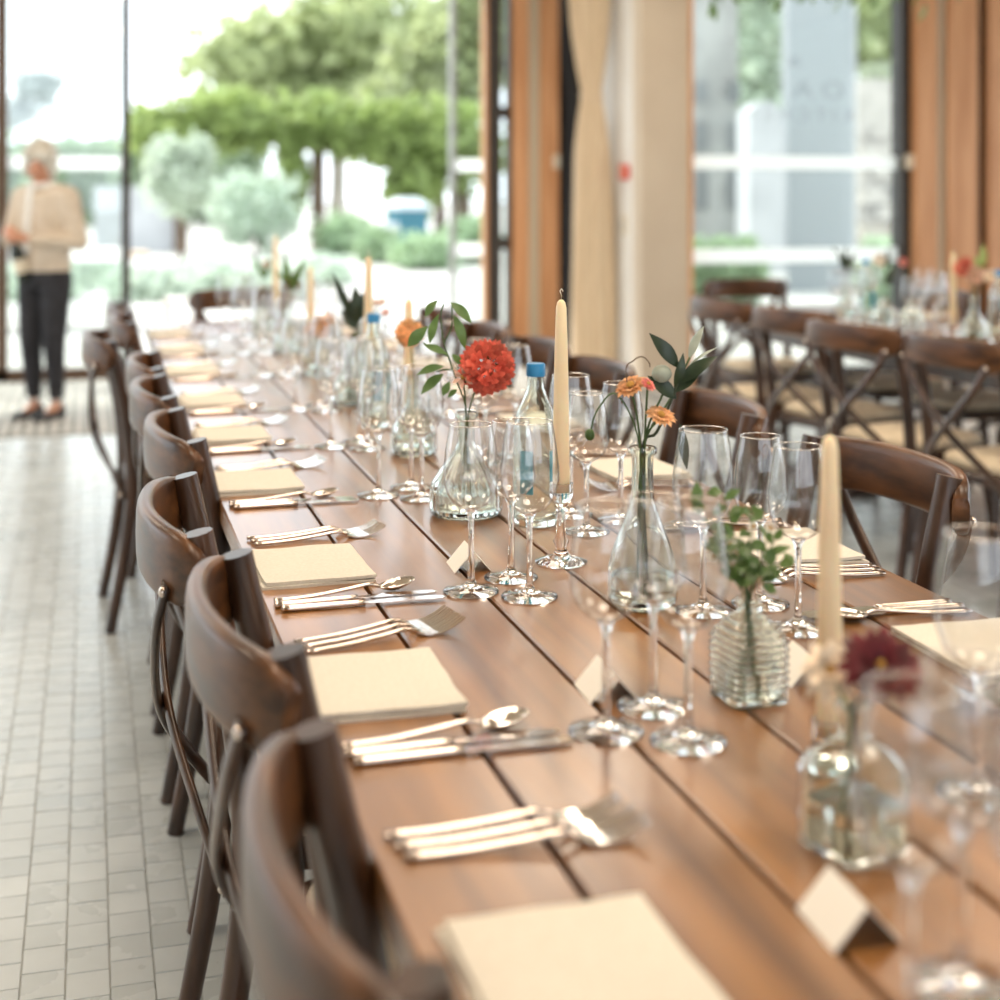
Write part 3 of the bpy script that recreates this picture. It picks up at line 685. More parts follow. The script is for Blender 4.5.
def make_napkin(seed):
    t = thing('napkin', 'x', 'napkin'); rr = random.Random(seed)
    for lay, (w_, l_, z0, z1, ox) in enumerate(((.158, .198, 0, .0055, 0), (.154, .193, .0055, .0115, .003))):
        m = MB(); nx, ny = 10, 12; n_ = (nx+1)*(ny+1)
        for zz_ in (z0, z1):
            for i in range(nx+1):
                for j in range(ny+1):
                    x, y = (i/nx-.5)*w_+ox, (j/ny-.5)*l_
                    e = 1-min(1, min(i, nx-i)/1.0)*min(1, min(j, ny-j)/1.0)
                    wv = noise.noise(Vector((x*18+seed*5, y*18, lay)))*.0016 if zz_ > z0 or lay else 0
                    m.v.append((x+noise.noise(Vector((y*14, seed, lay)))*.003, y+noise.noise(Vector((x*14, seed+9, lay)))*.003, max(0, zz_ + wv - (.0018*e if zz_ == z1 else 0))))
        for i in range(nx):
            for j in range(ny):
                a = i*(ny+1)+j; b = a+ny+1
                m.f += [(a, a+1, b+1, b), (n_+a, n_+b, n_+b+1, n_+a+1)]
        for i in range(nx):
            for j in (0, ny):
                a = i*(ny+1)+j; b = a+ny+1; m.f.append((a, b, n_+b, n_+a))
        for j in range(ny):
            for i in (0, nx):
                a = i*(ny+1)+j; m.f.append((a, a+1, n_+a+1, n_+a))
        m.build('folded_layer', 'napkin', t, True, True, 50)
    return t
napk = [Proto(make_napkin(s_)) for s_ in (1, 2, 3)]
def make_card():
    t = thing('place_card', 'x', 'card'); w_, h_, f = .066, .031, .027
    for s_ in (-1, 1):
        m = MB(); e = .0005
        m.add([(s_*f, -w_/2, 0), (s_*f, w_/2, 0), (0, w_/2, h_), (0, -w_/2, h_), (s_*(f-.001), -w_/2, 0), (s_*(f-.001), w_/2, 0), (0, w_/2, h_-.0016), (0, -w_/2, h_-.0016)],
              [(0, 1, 2, 3), (4, 7, 6, 5), (0, 4, 5, 1), (1, 5, 6, 2), (2, 6, 7, 3), (3, 7, 4, 0)])
        m.build('card_leaf', 'card', t, False, True)
    return t
card = Proto(make_card())
# carafe / bottles
def shell(m, outer, wall=.0028, n=48, shape=None, base=.006):
    """closed double-walled vessel"""
    inner = []
    for r, z in reversed(outer):
        if z < base: continue
        inner.append((max(.002, r-wall), z))
    inner[-1] = (inner[-1][0], max(base, inner[-1][1])); inner.append((.0015, base))
    prof = [(.0015, 0)] + outer + inner
    no = len(outer)
    def sh(th, r, z, i):
        if shape is None: return r
        return shape(th, r, z, i <= no)
    m.lathe(prof, n, sh, close=True)
    return m
def bottle_square(name, label, loc, rz, w_=.037, hb=.088, hn=.112, ribs=True, group=None, water=.05):
    t = thing(name, label, 'vase', Vector(loc)+Vector((0, 0, .001)), rz, group)
    out = []; N_ = 96 if ribs else 30
    for i in range(N_+1):
        z = hb*i/N_
        r = w_*(1 if z < hb*.66 else 1-.62*((z-hb*.66)/(hb*.34))**2.0)
        if i == 0: r *= .94
        if ribs and .012 < z < hb*.94: r += .0013*math.sin(z*2*PI/.0078)
        out.append((r, z))
    out += [(w_*.36, hb+.004), (w_*.35, hn-.010), (w_*.43, hn-.007), (w_*.45, hn-.003), (w_*.40, hn)]
    def shp(th, r, z, o_):
        k_ = 9 if z < hb*.6 else 2+7*max(0, 1-(z-hb*.6)/(hb*.38))
        return sq(max(2, k_), th, r)
    shell(MB(), out, .003, 48, shp).build('glass_body', 'vase_glass', t, True, True, 50)
    if water:
        wp = [(.001, .0066), (w_-.0046, .0066), (w_-.0042, water), (.001, water)]
        MB().lathe(wp, 32, lambda th, r, z, i: sq(9, th, r), cap=True).build('water', 'water', t, True, True, 40)
    return t
def carafe(name, label, loc, R=.05, h=.2, neck=.013, body=.45, flutes=0, group=None, water=.05):
    t = thing(name, label, 'vase', Vector(loc)+Vector((0, 0, .001)), 0, group)
    hb = h*body
    out = [(R*.86, 0), (R*.97, .004), (R, .012), (R, hb*.45)]
    for i in range(1, 13):
        u = i/12; s_ = u*u*(3-2*u); out.append((R+(neck-R)*s_, hb*.45+(h*.74-hb*.45)*u))
    out += [(neck*.97, h*.85), (neck, h-.012), (neck*1.32, h-.008), (neck*1.36, h-.003), (neck*1.2, h)]
    def shp(th, r, z, o_): return r*(1+.022*math.cos(flutes*th)*min(1, max(0, (h*.7-z)/.03))) if (flutes and o_) else r
    shell(MB(), out, .0026, 96 if flutes else 40, shp).build('glass_body', 'vase_glass', t, True, True, 60)
    if water: MB().lathe([(.001, .0066), (R-.0042, .0072), (R-.0036, min(water, hb*.45)), (.001, min(water, hb*.45))], 40).build('water', 'water', t, True, True, 40)
    return t
def water_bottle():
    t = thing('water_bottle', 'x', 'bottle')
    out = [(.033, 0), (.0365, .004), (.037, .012), (.037, .150), (.0355, .170), (.029, .190), (.020, .208), (.0142, .224), (.0135, .244), (.0138, .250)]
    shell(MB(), out, .0022, 40).build('glass_body', 'vase_glass', t, True, True, 60)
    MB().lathe([(.0152, .243), (.0156, .246), (.0156, .262), (.0145, .264)], 24).build('cap', 'blue_cap', t, True, False, 40)
    for a0 in (-2.60, -1.22):
        m = MB(); n_ = 8
        for i in range(n_+1):
            q = a0+.62*i/n_
            for z in (.055, .125): m.v.append((.0376*math.cos(q), .0376*math.sin(q), z))
        m.f += [(2*i, 2*i+2, 2*i+3, 2*i+1) for i in range(n_)]; m.build('paper_label', 'label_blue', t, True)
    return t
wb = Proto(water_bottle())
def candle(loc, tall, label):
    hh = .117 if tall else .047
    t = thing('candlestick', ('tall' if tall else 'low')+' clear glass candlestick under the '+label, 'candlestick', Vector(loc)+Vector((0, 0, .001)))
    if tall: pf = [(.0375, 0), (.0385, .0025), (.030, .006), (.012, .012), (.0075, .022), (.012, .032), (.0075, .042), (.0065, .075), (.010, .086), (.0165, .092), (.0175, .105), (.0175, hh), (.0128, hh), (.0128, hh-.012), (.001, hh-.013)]
    else: pf = [(.030, 0), (.031, .003), (.027, .010), (.019, .020), (.0165, .030), (.018, .042), (.018, hh), (.0132, hh), (.0132, hh-.014), (.001, hh-.015)]
    MB().lathe(pf, 32).build('glass_stick', 'solid_glass', t, True, True, 50)
    z0 = hh-.0115 if tall else hh-.0135
    c = thing('taper_candle', label, 'candle', (loc[0], loc[1], loc[2]+z0))
    L = .282
    MB().lathe([(.0122, 0), (.0126, .02), (.0118, .10), (.0100, .20), (.0078, L-.012), (.0060, L-.004), (.0025, L)], 20).build('wax', 'candle_wax', c, True)
    MB().tube([(0, 0, L-.002), (.0004, 0, L+.006), (-.002, 0, L+.013), (.001, .001, L+.016), (.003, 0, L+.012)], .0009, 6).build('wick', 'wick', c, True)

# ------------------------------------------------------------ lay the long table
def side_word(k_, side):
    return {('L', 0): 'by the burgundy bloom', ('L', 1): 'by the square ribbed bottle', ('L', 2): 'by the peach zinnias'}.get((side, k_), None)
YN = [.945, 1.58, 2.11, 2.75, 3.30, 3.86, 4.52, 5.13, 5.75]
YG = [.82, 1.386, 1.925, 2.585, 3.11, 3.67, 4.38, 5.0, 5.6]
rr = random.Random(11)
FW = ['outer fork', 'middle fork', 'inner fork']; KW = ['knife next to the spoon', 'outer knife']
for k_, (yn, yg) in enumerate(zip(YN, YG)):
    wh = side_word(k_, 'L') or f'{ORD[8-k_]} from the garden doors'
    place = f'at the block-floor-side setting {wh}'
    napk[k_ % 3].place((XL+.082+rr.uniform(-.004, .004)+(.022 if k_ == 0 else 0), yn, TZ), rr.uniform(-.04, .04), f'folded cream napkin {place}', 'napkin', 'napkins on the block floor side')
    ang = (-.10, .20, .05, .02, .04, 0, .05, .02, -.03)[k_]
    y0 = (1.185, 1.735, 2.285, 2.90, 3.46, 4.02, 4.68, 5.29, 5.92)[k_]
    for j in range(3):
        fork.place((XL+.018+.004*j, y0-(j-1)*.021, TZ), ang+rr.uniform(-.03, .03)+.04, f'{FW[j]} of three polished forks {place}', 'fork', 'forks on the block-floor side')
    yk = yn-.185
    if k_ > 0:
        spoon.place((XL+.016, yk+.018, TZ), .10+rr.uniform(-.03, .03), f'polished spoon {place}', 'spoon')
        for j in range(2): knife.place((XL+.014+.006*j, yk-.004-j*.021, TZ), .02+rr.uniform(-.04, .04), f'{KW[j]} {place}', 'knife', 'knives on the block-floor side')
    gA.place((.503, yg, TZ+.001), 0, f'clear wine glass nearest cutlery {place}', 'glass')
    gB.place((.572, yg-.047, TZ+.001), 0, f'large clear wine glass {place}', 'glass')
    gC.place((.575, yg+.053, TZ+.001), 0, f'slimmer clear wine glass {place}', 'glass')
for i, (px, py, r_) in enumerate(((836, 918, .30), (597, 683, .32), (462, 557, .3))):
    p = atz(px, py+10); card.place((p.x+.01, p.y, TZ), -.06, 'cream folded place card standing '+('before the burgundy bloom bottle', 'before the square ribbed bottle of leafy sprigs', 'before the fluted carafe with the coral dahlia')[i], 'card')
p = atz(803, 676); card.place((p.x, p.y, TZ), PI-.1, 'cream folded place card behind the low candle near the ribbed bottle', 'card')
XRR = XL+6*PW
YNR = [1.50, 2.02, 2.68, 3.3, 3.9, 4.5, 5.1, 5.7]
for k_, yn in enumerate(YNR):
    place = f'at the inner-aisle setting {ORD[7-k_]} from the garden doors'
    napk[(k_+1) % 3].place((XRR-.084, yn, TZ), PI+rr.uniform(-.05, .05), f'folded cream napkin {place}', 'napkin', 'napkins on the inner chair side')
    for j in range(3): fork.place((XRR-.016-.004*j, yn-.150-(j-1)*.021, TZ), PI-.04+rr.uniform(-.03, .03), f'{FW[2-j]} of three polished forks {place}', 'fork', 'forks on the inner-aisle side')
    spoon.place((XRR-.016, yn+.150, TZ), PI-.10+rr.uniform(-.03, .03), f'polished spoon {place}', 'spoon')
    for j in range(2): knife.place((XRR-.014-.005*j, yn+.172+j*.021, TZ), PI-.02+rr.uniform(-.04, .04), f'{KW[j]} {place}', 'knife', 'knives on the inner-aisle side')
    yg = (1.648, 2.277, 2.90, 3.47, 4.07, 4.67, 5.27, 5.87)[k_]
    gA.place((.852, yg, TZ+.001), 0, f'clear wine glass nearest cutlery {place}', 'glass')
    gB.place((.785 if k_ else .770, yg+(.062 if k_ else .105), TZ+.001), 0, f'large clear wine glass {place}', 'glass')
    gC.place((.770 if k_ else .856, yg-(.062 if k_ else -.115), TZ+.001), 0, f'slimmer clear wine glass {place}', 'glass')
gB.place((.775, 1.150, TZ+.001), 0, 'large clear wine glass standing by itself across from the burgundy bloom', 'glass')
gA.place((.835, 1.075, TZ+.001), 0, 'clear wine glass just behind the lone large one across from the burgundy bloom', 'glass')

candle((.67, 2.04, TZ), True, 'tall cream taper candle beside the blue capped water bottle')
candle((.672, 1.237, TZ), False, 'cream taper candle behind the burgundy bloom bottle')
candle((.67, 3.57, TZ), True, 'cream taper candle beside the spiky dark leaves')
candle((.67, 3.10, TZ), False, 'cream taper candle just past the peach carnation')
candle((.67, 4.55, TZ), False, 'cream taper candle between orange flowers and the brown protea')
candle((.67, 5.43, TZ), True, 'tall cream taper candle close to the garden doors')

# ------------------------------------------------------------ flowers
def stem(m, pts, r=.0016): m.tube(arc(pts, 5), r, 6)
def bloom_ball(c, face, R, mat_, parent, n=150, plen=.55, seed=0, cover=.66, wid=.36):
    """layered petals over a ball, facing 'face'"""
    m = MB(); face = Vector(face).normalized(); q = Vector((0, 0, 1)).rotation_difference(face); c = Vector(c); r_ = random.Random(seed)
    for i in range(n):
        u = (i+.5)/n; ph = math.acos(1-2*u*cover); th = i*2.39996
        v = Vector((math.sin(ph)*math.cos(th), math.sin(ph)*math.sin(th), math.cos(ph)))
        L = R*plen*(.55+.6*math.sin(min(PI/2, ph))); a = v*R*(1-plen*.75); tgt = v*R*(1+r_.uniform(-.05, .05)) + Vector((math.sin(ph)*math.cos(th), math.sin(ph)*math.sin(th), -.2))*R*.12
        a, tgt = c + q @ a, c + q @ tgt
        m.leaf(a, tgt, R*wid*(.6+.5*math.sin(min(PI/2, ph))), q @ Vector((-v.y, v.x, 0.001)).cross(v), .6, .12, 3, 1.25)
    m.ball(c, R*.30, 10, 8)
    return m.build('petals', mat_, parent, True)
def bloom_daisy(c, face, R, mat_, parent, rings=3, n=18, eye=.28, seed=0, droop=0.0):
    m = MB(); face = Vector(face).normalized(); q = Vector((0, 0, 1)).rotation_difference(face); c = Vector(c); r_ = random.Random(seed)
    for k_ in range(rings):
        rad = R*(1-.23*k_); el = .10+.28*k_-droop
        for i in range(n-k_*2):
            th = 2*PI*(i+.5*k_)/(n-k_*2)+r_.uniform(-.08, .08); dv = Vector((math.cos(th)*math.cos(el), math.sin(th)*math.cos(el), math.sin(el)))
            m.leaf(c+q @ (dv*R*.12), c+q @ (dv*rad*r_.uniform(.9, 1.08)), R*.34, q @ Vector((0, 0, 1)), .3, .10, 4, 1.3)
    m.build('petals', mat_, parent, True)
    MB().ball(c+q @ Vector((0, 0, R*.14)), R*eye, 10, 6).build('flower_eye', 'flower_eye', parent, True)
def flower(name, label, cat, base, mid, head, mat_, kind, R, face, seed=0, stemmat='stem_green', **k_):
    base = Vector(base); t = thing(name, label, cat, base); B = lambda p: Vector(p)-base
    m = MB(); stem(m, [(0, 0, 0)]+[B(p) for p in mid]+[B(head)], .0006 if R < .01 else .0015); m.build('stem', stemmat, t, True)
    h = B(head)
    (bloom_ball if kind == 'ball' else bloom_daisy)(h, face, R, mat_, t, seed=seed, **k_)
    # sepals
    m = MB(); f_ = Vector(face).normalized()
    for i in range(5):
        o_ = f_.orthogonal().normalized(); o_.rotate(Matrix.Rotation(2*PI*i/5, 3, f_)); m.leaf(h-f_*R*.25, h+o_*R*.55-f_*R*.12, R*.28, f_, .2, -.1, 4)
    m.build('sepals', 'stem_green', t, True)
    return t
def sprig(name, label, cat, base, pts, leaves, mat_, stemmat='stem_green', sr=.0014, nrm=None):
    """leaves: (a, b, width)"""
    base = Vector(base); t = thing(name, label, cat, base); B = lambda p: Vector(p)-base
    m = MB()
    for pl in pts: stem(m, [B(p) for p in pl], sr)
    m.build('stem', stemmat, t, True)
    r_ = random.Random(len(leaves)+int(base.y*100))
    for a_, b_, w_ in leaves:
        MB().leaf(B(a_), B(b_), w_, nrm or (-.25+r_.uniform(-.3, .3), -.8, .55+r_.uniform(-.3, .3)), .22, .09, 8).build('leaf', mat_, t, True)
    return t
toCam = lambda p: (Vector((0, 0, H))-Vector(p)).normalized()

# V1 square bottle: burgundy bloom + cream flower
v = Vector((.612, 1.085, TZ)); bottle_square('bud_vase', 'clear square glass bottle holding the burgundy bloom', v, .25, .0345, .092, .122, False, None, .04)
b0 = v+Vector((.004, 0, .008)); d0 = 1.19
hd = atd(879, 668, d0+.02); flower('dahlia', 'ragged burgundy dahlia in the clear square bottle', 'flower', b0, [v+Vector((.0, 0, .11)), atd(862, 700, d0)], hd, 'petal_burgundy', 'daisy', .037, toCam(hd)+Vector((.3, 0, .5)), 3, 'stem_dark', rings=5, n=17, eye=.12)
b0 = v+Vector((-.008, .004, .008)); hd = atd(832, 672, d0+.03); flower('cream_bloom', 'soft cream bloom leaning out beside the burgundy dahlia', 'flower', b0, [v+Vector((-.003, 0, .11)), atd(845, 705, d0)], hd, 'petal_cream', 'daisy', .030, toCam(hd)+Vector((-.6, 0, .9)), 4, 'stem_green', rings=3, n=13, eye=.14)
hd = atd(806, 752, d0+.02)
# V2 ribbed bottle with leafy sprigs
v = Vector((.684, 1.437, TZ)); bottle_square('bud_vase', 'square ribbed glass bottle holding fine leafy sprigs', v, .12, .0325, .094, .108, True, None, .034)
d0 = 1.56; r_ = random.Random(21)
tips = [(690, 500), (722, 492), (752, 505), (775, 540), (793, 565), (705, 545), (738, 545)]
for i, (px, py) in enumerate(tips):
    b0 = v+Vector((r_.uniform(-.012, .012), r_.uniform(-.012, .012), .008)); dd = d0+r_.uniform(-.04, .05)
    nk = v+Vector((r_.uniform(-.004, .004), r_.uniform(-.004, .004), .104)); tip = atd(px, py, dd); mid = nk.lerp(tip, .5)+Vector((0, 0, .01))
    lv = []
    for k_ in range(9):
        u = .30+.7*k_/8; p = nk.lerp(mid, u*2) if u < .5 else mid.lerp(tip, u*2-1)
        dv = Vector((r_.gauss(0, 1), r_.gauss(0, 1), r_.gauss(.2, .8))).normalized()*r_.uniform(.016, .030); lv.append((p, p+dv, r_.uniform(.009, .015)))
    sprig('leafy_sprig', 'fine leafy green sprig in the square ribbed bottle', 'sprig', b0, [[b0, nk, mid, tip]], lv, 'leaf_green', 'stem_green', .0008)['group'] = 'sprigs in the ribbed bottle'
for i in range(7):
    px, py = r_.uniform(700, 785), r_.uniform(520, 560); hd = atd(px, py, d0+r_.uniform(-.04, .04)); b0 = v+Vector((r_.uniform(-.008, .008), r_.uniform(-.008, .008), .008))
    flower('filler_flower', 'tiny white filler flower among the leafy sprigs', 'flower', b0, [v+Vector((0, 0, .104))], hd, 'petal_white', 'daisy', .008, toCam(hd)+Vector((0, 0, 1)), 30+i, rings=1, n=7)['group'] = 'filler flowers in the ribbed bottle'
# V3 flask with zinnias and lily leaves
v = Vector((.706, 1.805, TZ)); carafe('bud_vase', 'tall necked clear flask holding peach zinnias and dark lily leaves', v, .046, .208, .0145, .42)
d0 = 1.93; nk = v+Vector((0, 0, .20)); C6 = lambda x, y, dd=0: atd(560+.22*x, 300+.22*y, d0+dd)
for i, (x, y, R, mt, f, lab) in enumerate(((325, 400, .0245, 'petal_peach', (-.5, -.3, .9), 'peach zinnia tilted back in the tall necked flask'), (455, 532, .022, 'petal_peach', (.1, -.5, .8), 'round peach zinnia low over the neck of the flask'), (398, 385, .012, 'petal_pink', (.3, -.6, .7), 'small pink bloom between the peach zinnias'))):
    hd = C6(x, y, -.01*i); flower('zinnia', lab, 'flower', v+Vector((.006*(i-1), .004, .012)), [nk+Vector((.003*(i-1), 0, 0))], hd, mt, 'daisy', R, f, 40+i, rings=4, n=20)
L6 = [((540, 310), (405, 150), .020), ((535, 380), (715, 255), .019), ((530, 450), (398, 345), .021), ((520, 400), (560, 240), .014), ((545, 560), (577, 772), .014), ((520, 420), (640, 330), .016)]
sprig('lily_foliage', 'dark pointed lily leaves rising from the tall necked flask', 'plant', v+Vector((.008, 0, .012)), [[v+Vector((.008, 0, .012)), nk, C6(440, 600), C6(520, 420), C6(560, 300)]], [(C6(*a_), C6(*b_, .0), w_) for a_, b_, w_ in L6], 'leaf_dark', 'stem_dark', .0022)
sprig('silver_sprig', 'silvery narrow leaf pair standing above the dark lily leaves', 'sprig', v+Vector((-.006, .006, .012)), [[v+Vector((-.006, .006, .012)), nk, C6(500, 450, .02), C6(590, 260, .02)]], [(C6(585, 270, .02), C6(655, 118, .02), .013), (C6(580, 300, .02), C6(715, 215, .03), .004)], 'leaf_silver')
t = thing('lily_bud', 'pale green closed bud between the dark lily leaves', 'bud', v+Vector((.0, -.006, .012)))
B = lambda p: p-(v+Vector((.0, -.006, .012)))
m = MB(); stem(m, [(0, 0, 0), B(nk), B(C6(470, 420)), B(C6(480, 370))], .0016); m.build('stem', 'stem_green', t, True)
m = MB(); m.ball(B(C6(462, 335)), (.014, .011, .012), 12, 8); m.build('bud', 'leaf_silver', t, True)
t = thing('nodding_poppy', 'nodding curled stem with a drooping green bud over the flask', 'flower', v+Vector((-.01, -.004, .012))); o_ = v+Vector((-.01, -.004, .012)); B = lambda p: p-o_
m = MB(); stem(m, [(0, 0, 0), B(nk+Vector((-.003, 0, 0))), B(C6(260, 430)), B(C6(170, 500)), B(C6(140, 590))], .0012); m.build('stem', 'stem_green', t, True)
m = MB(); m.ball(B(C6(135, 612)), (.007, .007, .008), 10, 8); m.build('bud', 'leaf_green', t, True)
t = thing('curled_tendril', 'thin curling reddish tendril looping above the peach zinnias', 'sprig', v+Vector((.002, .008, .012))); o_ = v+Vector((.002, .008, .012)); B = lambda p: p-o_
m = MB(); stem(m, [(0, 0, 0), B(nk), B(C6(300, 345)), B(C6(335, 275)), B(C6(375, 258)), B(C6(405, 285)), B(C6(408, 305))], .0009); m.build('stem', 'bark', t, True)
# V4 fluted carafe with the coral dahlia and eucalyptus leaves
v = Vector((.617, 2.395, TZ)); carafe('bud_vase', 'fluted clear glass carafe holding the coral dahlia', v, .061, .172, .0150, .50, 26)
d0 = 2.44; nk = v+Vector((0, 0, .166)); C3 = lambda x, y, dd=0: atd(300+.22*x, 220+.22*y, d0+dd)
hd = C3(850, 668, -.05); flower('dahlia', 'big coral pompon dahlia leaning from the fluted carafe', 'flower', v+Vector((.01, 0, .012)), [nk+Vector((.004, 0, 0))], hd, 'petal_coral', 'ball', .043, toCam(hd)+Vector((.15, 0, .15)), 5, n=105, plen=.72, wid=.34)
hd = C3(742, 715, -.06); flower('blush_bloom', 'small blush starry flower at the foot of the coral dahlia', 'flower', v+Vector((0, -.01, .012)), [nk], hd, 'petal_blush', 'daisy', .020, toCam(hd)+Vector((-.3, 0, .1)), 6, rings=2, n=6, eye=.2)
L3 = [((570, 440), (626, 364), .016), ((490, 575), (582, 482), .021), ((590, 560), (632, 425), .016), ((565, 568), (672, 610), .013), ((655, 665), (528, 706), .017), ((652, 700), (550, 792), .019), ((684, 374), (780, 468), .018), ((700, 430), (752, 590), .017), ((680, 735), (648, 800), .013), ((715, 770), (672, 808), .011), ((690, 610), (740, 660), .012)]
sprig('eucalyptus_branch', 'branching green eucalyptus with oval leaves in the fluted carafe', 'branch', v+Vector((-.01, .004, .012)),
      [[v+Vector((-.01, .004, .012)), nk, C3(715, 740), C3(680, 640), C3(650, 540), C3(640, 430), C3(655, 380)], [C3(655, 560), C3(690, 480), C3(690, 380)], [C3(672, 620), C3(640, 600), C3(560, 560)], [C3(690, 680), C3(650, 680), C3(620, 690)]],
      [(C3(*a_, -.02), C3(*b_, -.02), w_) for a_, b_, w_ in L3], 'leaf_green')
wb.place((.708, 2.29, TZ+.001), 0, 'clear water bottle with blue cap and turquoise label behind the coral dahlia', 'bottle')
wb.place((.64, 3.35, TZ+.001), 2.0, 'blue capped water bottle among far glasses past the dahlia', 'bottle')
# V5.. far arrangements
def far_vase(kind, px, py, y, label, fl_):
    x = .655; vv = Vector((x, y, TZ))
    if kind == 'c': carafe('bud_vase', 'clear carafe holding '+label, vv, .048, .16, .014, .5, 20); nk_ = vv+Vector((0, 0, .155))
    else: bottle_square('bud_vase', 'small square bottle holding '+label, vv, .3, .037, .09, .11, False); nk_ = vv+Vector((0, 0, .108))
    return vv, nk_
v, nk = far_vase('c', 405, 430, 2.98, 'the peach carnation', 0); hd = atd(409, 333, depth(v.x, v.y)-.03)
flower('carnation', 'peach carnation partly behind the eucalyptus leaves', 'flower', v+Vector((0, 0, .012)), [nk], hd, 'petal_peach', 'ball', .029, toCam(hd)+Vector((0, 0, .4)), 8, n=46, plen=.85, wid=.5, cover=.56)
v, nk = far_vase('c', 357, 400, 3.72, 'the spiky dark leaves', 0); dd = depth(v.x, v.y); C3f = lambda x, y: atd(300+.22*x, 220+.22*y, dd)
sprig('spiky_leaves', 'spiky dark agave like leaves above the far glasses', 'plant', v+Vector((0, 0, .012)), [[v+Vector((0, 0, .012)), nk, C3f(255, 490)]], [(C3f(260, 480), C3f(150, 240), .022), (C3f(262, 480), C3f(248, 300), .040), (C3f(265, 470), C3f(330, 288), .026), (C3f(262, 500), C3f(185, 405), .030), (C3f(262, 460), C3f(290, 330), .03)], 'leaf_dark', 'stem_dark', .002)
for i, (x, y) in enumerate(((312, 350), (215, 380), (375, 372), (390, 420), (345, 375))):
    hd = C3f(x, y); flower('wax_flower', 'small pink wax flower beside the spiky dark leaves', 'flower', v+Vector((.004*i-.008, .004, .012)), [nk], hd, 'petal_pink' if i % 2 else 'petal_blush', 'daisy', .013, toCam(hd)+Vector((0, 0, .5)), 70+i, rings=2, n=7)['group'] = 'wax flowers by the spiky leaves'
v, nk = far_vase('s', 320, 380, 4.34, 'low orange blooms', 0); dd = depth(v.x, v.y)
for i, (px, py) in enumerate(((318, 322), (327, 320), (312, 330), (322, 331))):
    hd = atd(px, py, dd-.02*i); flower('marigold', 'orange bloom in the low cluster past the spiky leaves', 'flower', v+Vector((.005*i-.007, 0, .012)), [nk], hd, 'petal_orange', 'ball', .020, toCam(hd)+Vector((0, 0, .6)), 80+i, n=60)['group'] = 'orange blooms in the low cluster'
v, nk = far_vase('c', 292, 350, 4.98, 'the brown green protea', 0); dd = depth(v.x, v.y); hd = atd(292, 285, dd)
flower('protea', 'brown protea head wrapped by green leaves near the doors end', 'flower', v+Vector((0, 0, .012)), [nk], hd, 'protea', 'ball', .032, (0, -.2, 1), 9, n=60)
sprig('protea_foliage', 'green leaves curling up around the brown protea', 'plant', v+Vector((.008, 0, .012)), [[v+Vector((.008, 0, .012)), nk, hd-Vector((0, 0, .03))]], [(atd(290, 290, dd), atd(284, 252, dd), .024), (atd(294, 290, dd), atd(306, 258, dd), .026), (atd(292, 290, dd-.03), atd(298, 268, dd-.05), .03), (atd(290, 286, dd), atd(276, 272, dd), .022)], 'leaf_green')
v, nk = far_vase('s', 262, 350, 5.72, 'reddish berries and curled leaf', 0); dd = depth(v.x, v.y)
sprig('berry_sprig', 'curled green leaf with reddish tips beside the farthest candle', 'sprig', v+Vector((0, 0, .012)), [[v+Vector((0, 0, .012)), nk, atd(262, 275, dd)]], [(atd(264, 278, dd), atd(254, 256, dd), .02), (atd(264, 272, dd), atd(272, 258, dd), .02), (atd(262, 280, dd), atd(270, 266, dd), .018)], 'leaf_green')
hd = atd(267, 264, dd); flower('carnation', 'small dusty pink bloom beside the farthest candle', 'flower', v+Vector((.005, 0, .012)), [nk], hd, 'petal_blush', 'ball', .018, (0, -.5, .8), 12, n=50)

# ------------------------------------------------------------ lay the second table
X2R = X2+6*PW
for k_, yn in enumerate((3.94, 4.52, 5.1, 5.68)):
    for side in (0, 1):
        xx = X2+.082 if side == 0 else X2R-.084; sd = 'near' if side == 0 else 'far'
        place = f'on the second table {sd} side, {ORD[3-k_]} from the lettered window'
        napk[k_ % 3].place((xx, yn, TZ), side*PI+rr.uniform(-.04, .04), f'folded cream napkin {place}', 'napkin', f'napkins on the {sd} side of the second table')
        gx = X2+.27 if side == 0 else X2R-.27; s_ = 1 if side == 0 else -1
        gA.place((gx, yn-.16*s_, TZ+.001), 0, f'clear wine glass nearest napkin {place}', 'glass')
        gB.place((gx+.07*s_, yn-.21*s_, TZ+.001), 0, f'large clear wine glass {place}', 'glass')
        gC.place((gx+.07*s_, yn-.10*s_, TZ+.001), 0, f'slimmer clear wine glass {place}', 'glass')
        kx = X2+.018 if side == 0 else X2R-.018
        for j in range(2):
            knife.place((kx, yn-s_*(.15+.022*j), TZ), side*PI, f'{("inner", "outer")[j]} knife {place}', 'knife', 'knives on the second table')
            fork.place((kx, yn+s_*(.14+.02*j), TZ), side*PI, f'{("inner", "outer")[j]} fork {place}', 'fork', 'forks on the second table')
def t2(px): X_ = X2+3*PW; return Vector((X_, X_/math.tan(TH+math.atan((px-CX)/F)), TZ))
candle(t2(953), False, 'cream taper candle standing on the second table')
p = t2(866); wb.place((p.x, p.y, TZ+.001), 1.2, 'blue labelled water bottle by the leafy vase on the second table', 'bottle')
p = t2(999); wb.place((p.x, p.y, TZ+.001), 1.2, 'blue labelled water bottle beside the coral flowers on the second table', 'bottle')
def vase2(px, kind, lab):
    vv = t2(px)
    if kind == 'c': carafe('bud_vase', 'clear carafe on the second table holding '+lab, vv, .046, .16, .014, .5, 20); return vv, vv+Vector((0, 0, .155))
    bottle_square('bud_vase', 'square bottle on the second table holding '+lab, vv, .3, .037, .09, .11, False); return vv, vv+Vector((0, 0, .108))
v, nk = vase2(845, 'c', 'dark leafy sprigs'); dd = depth(v.x, v.y)
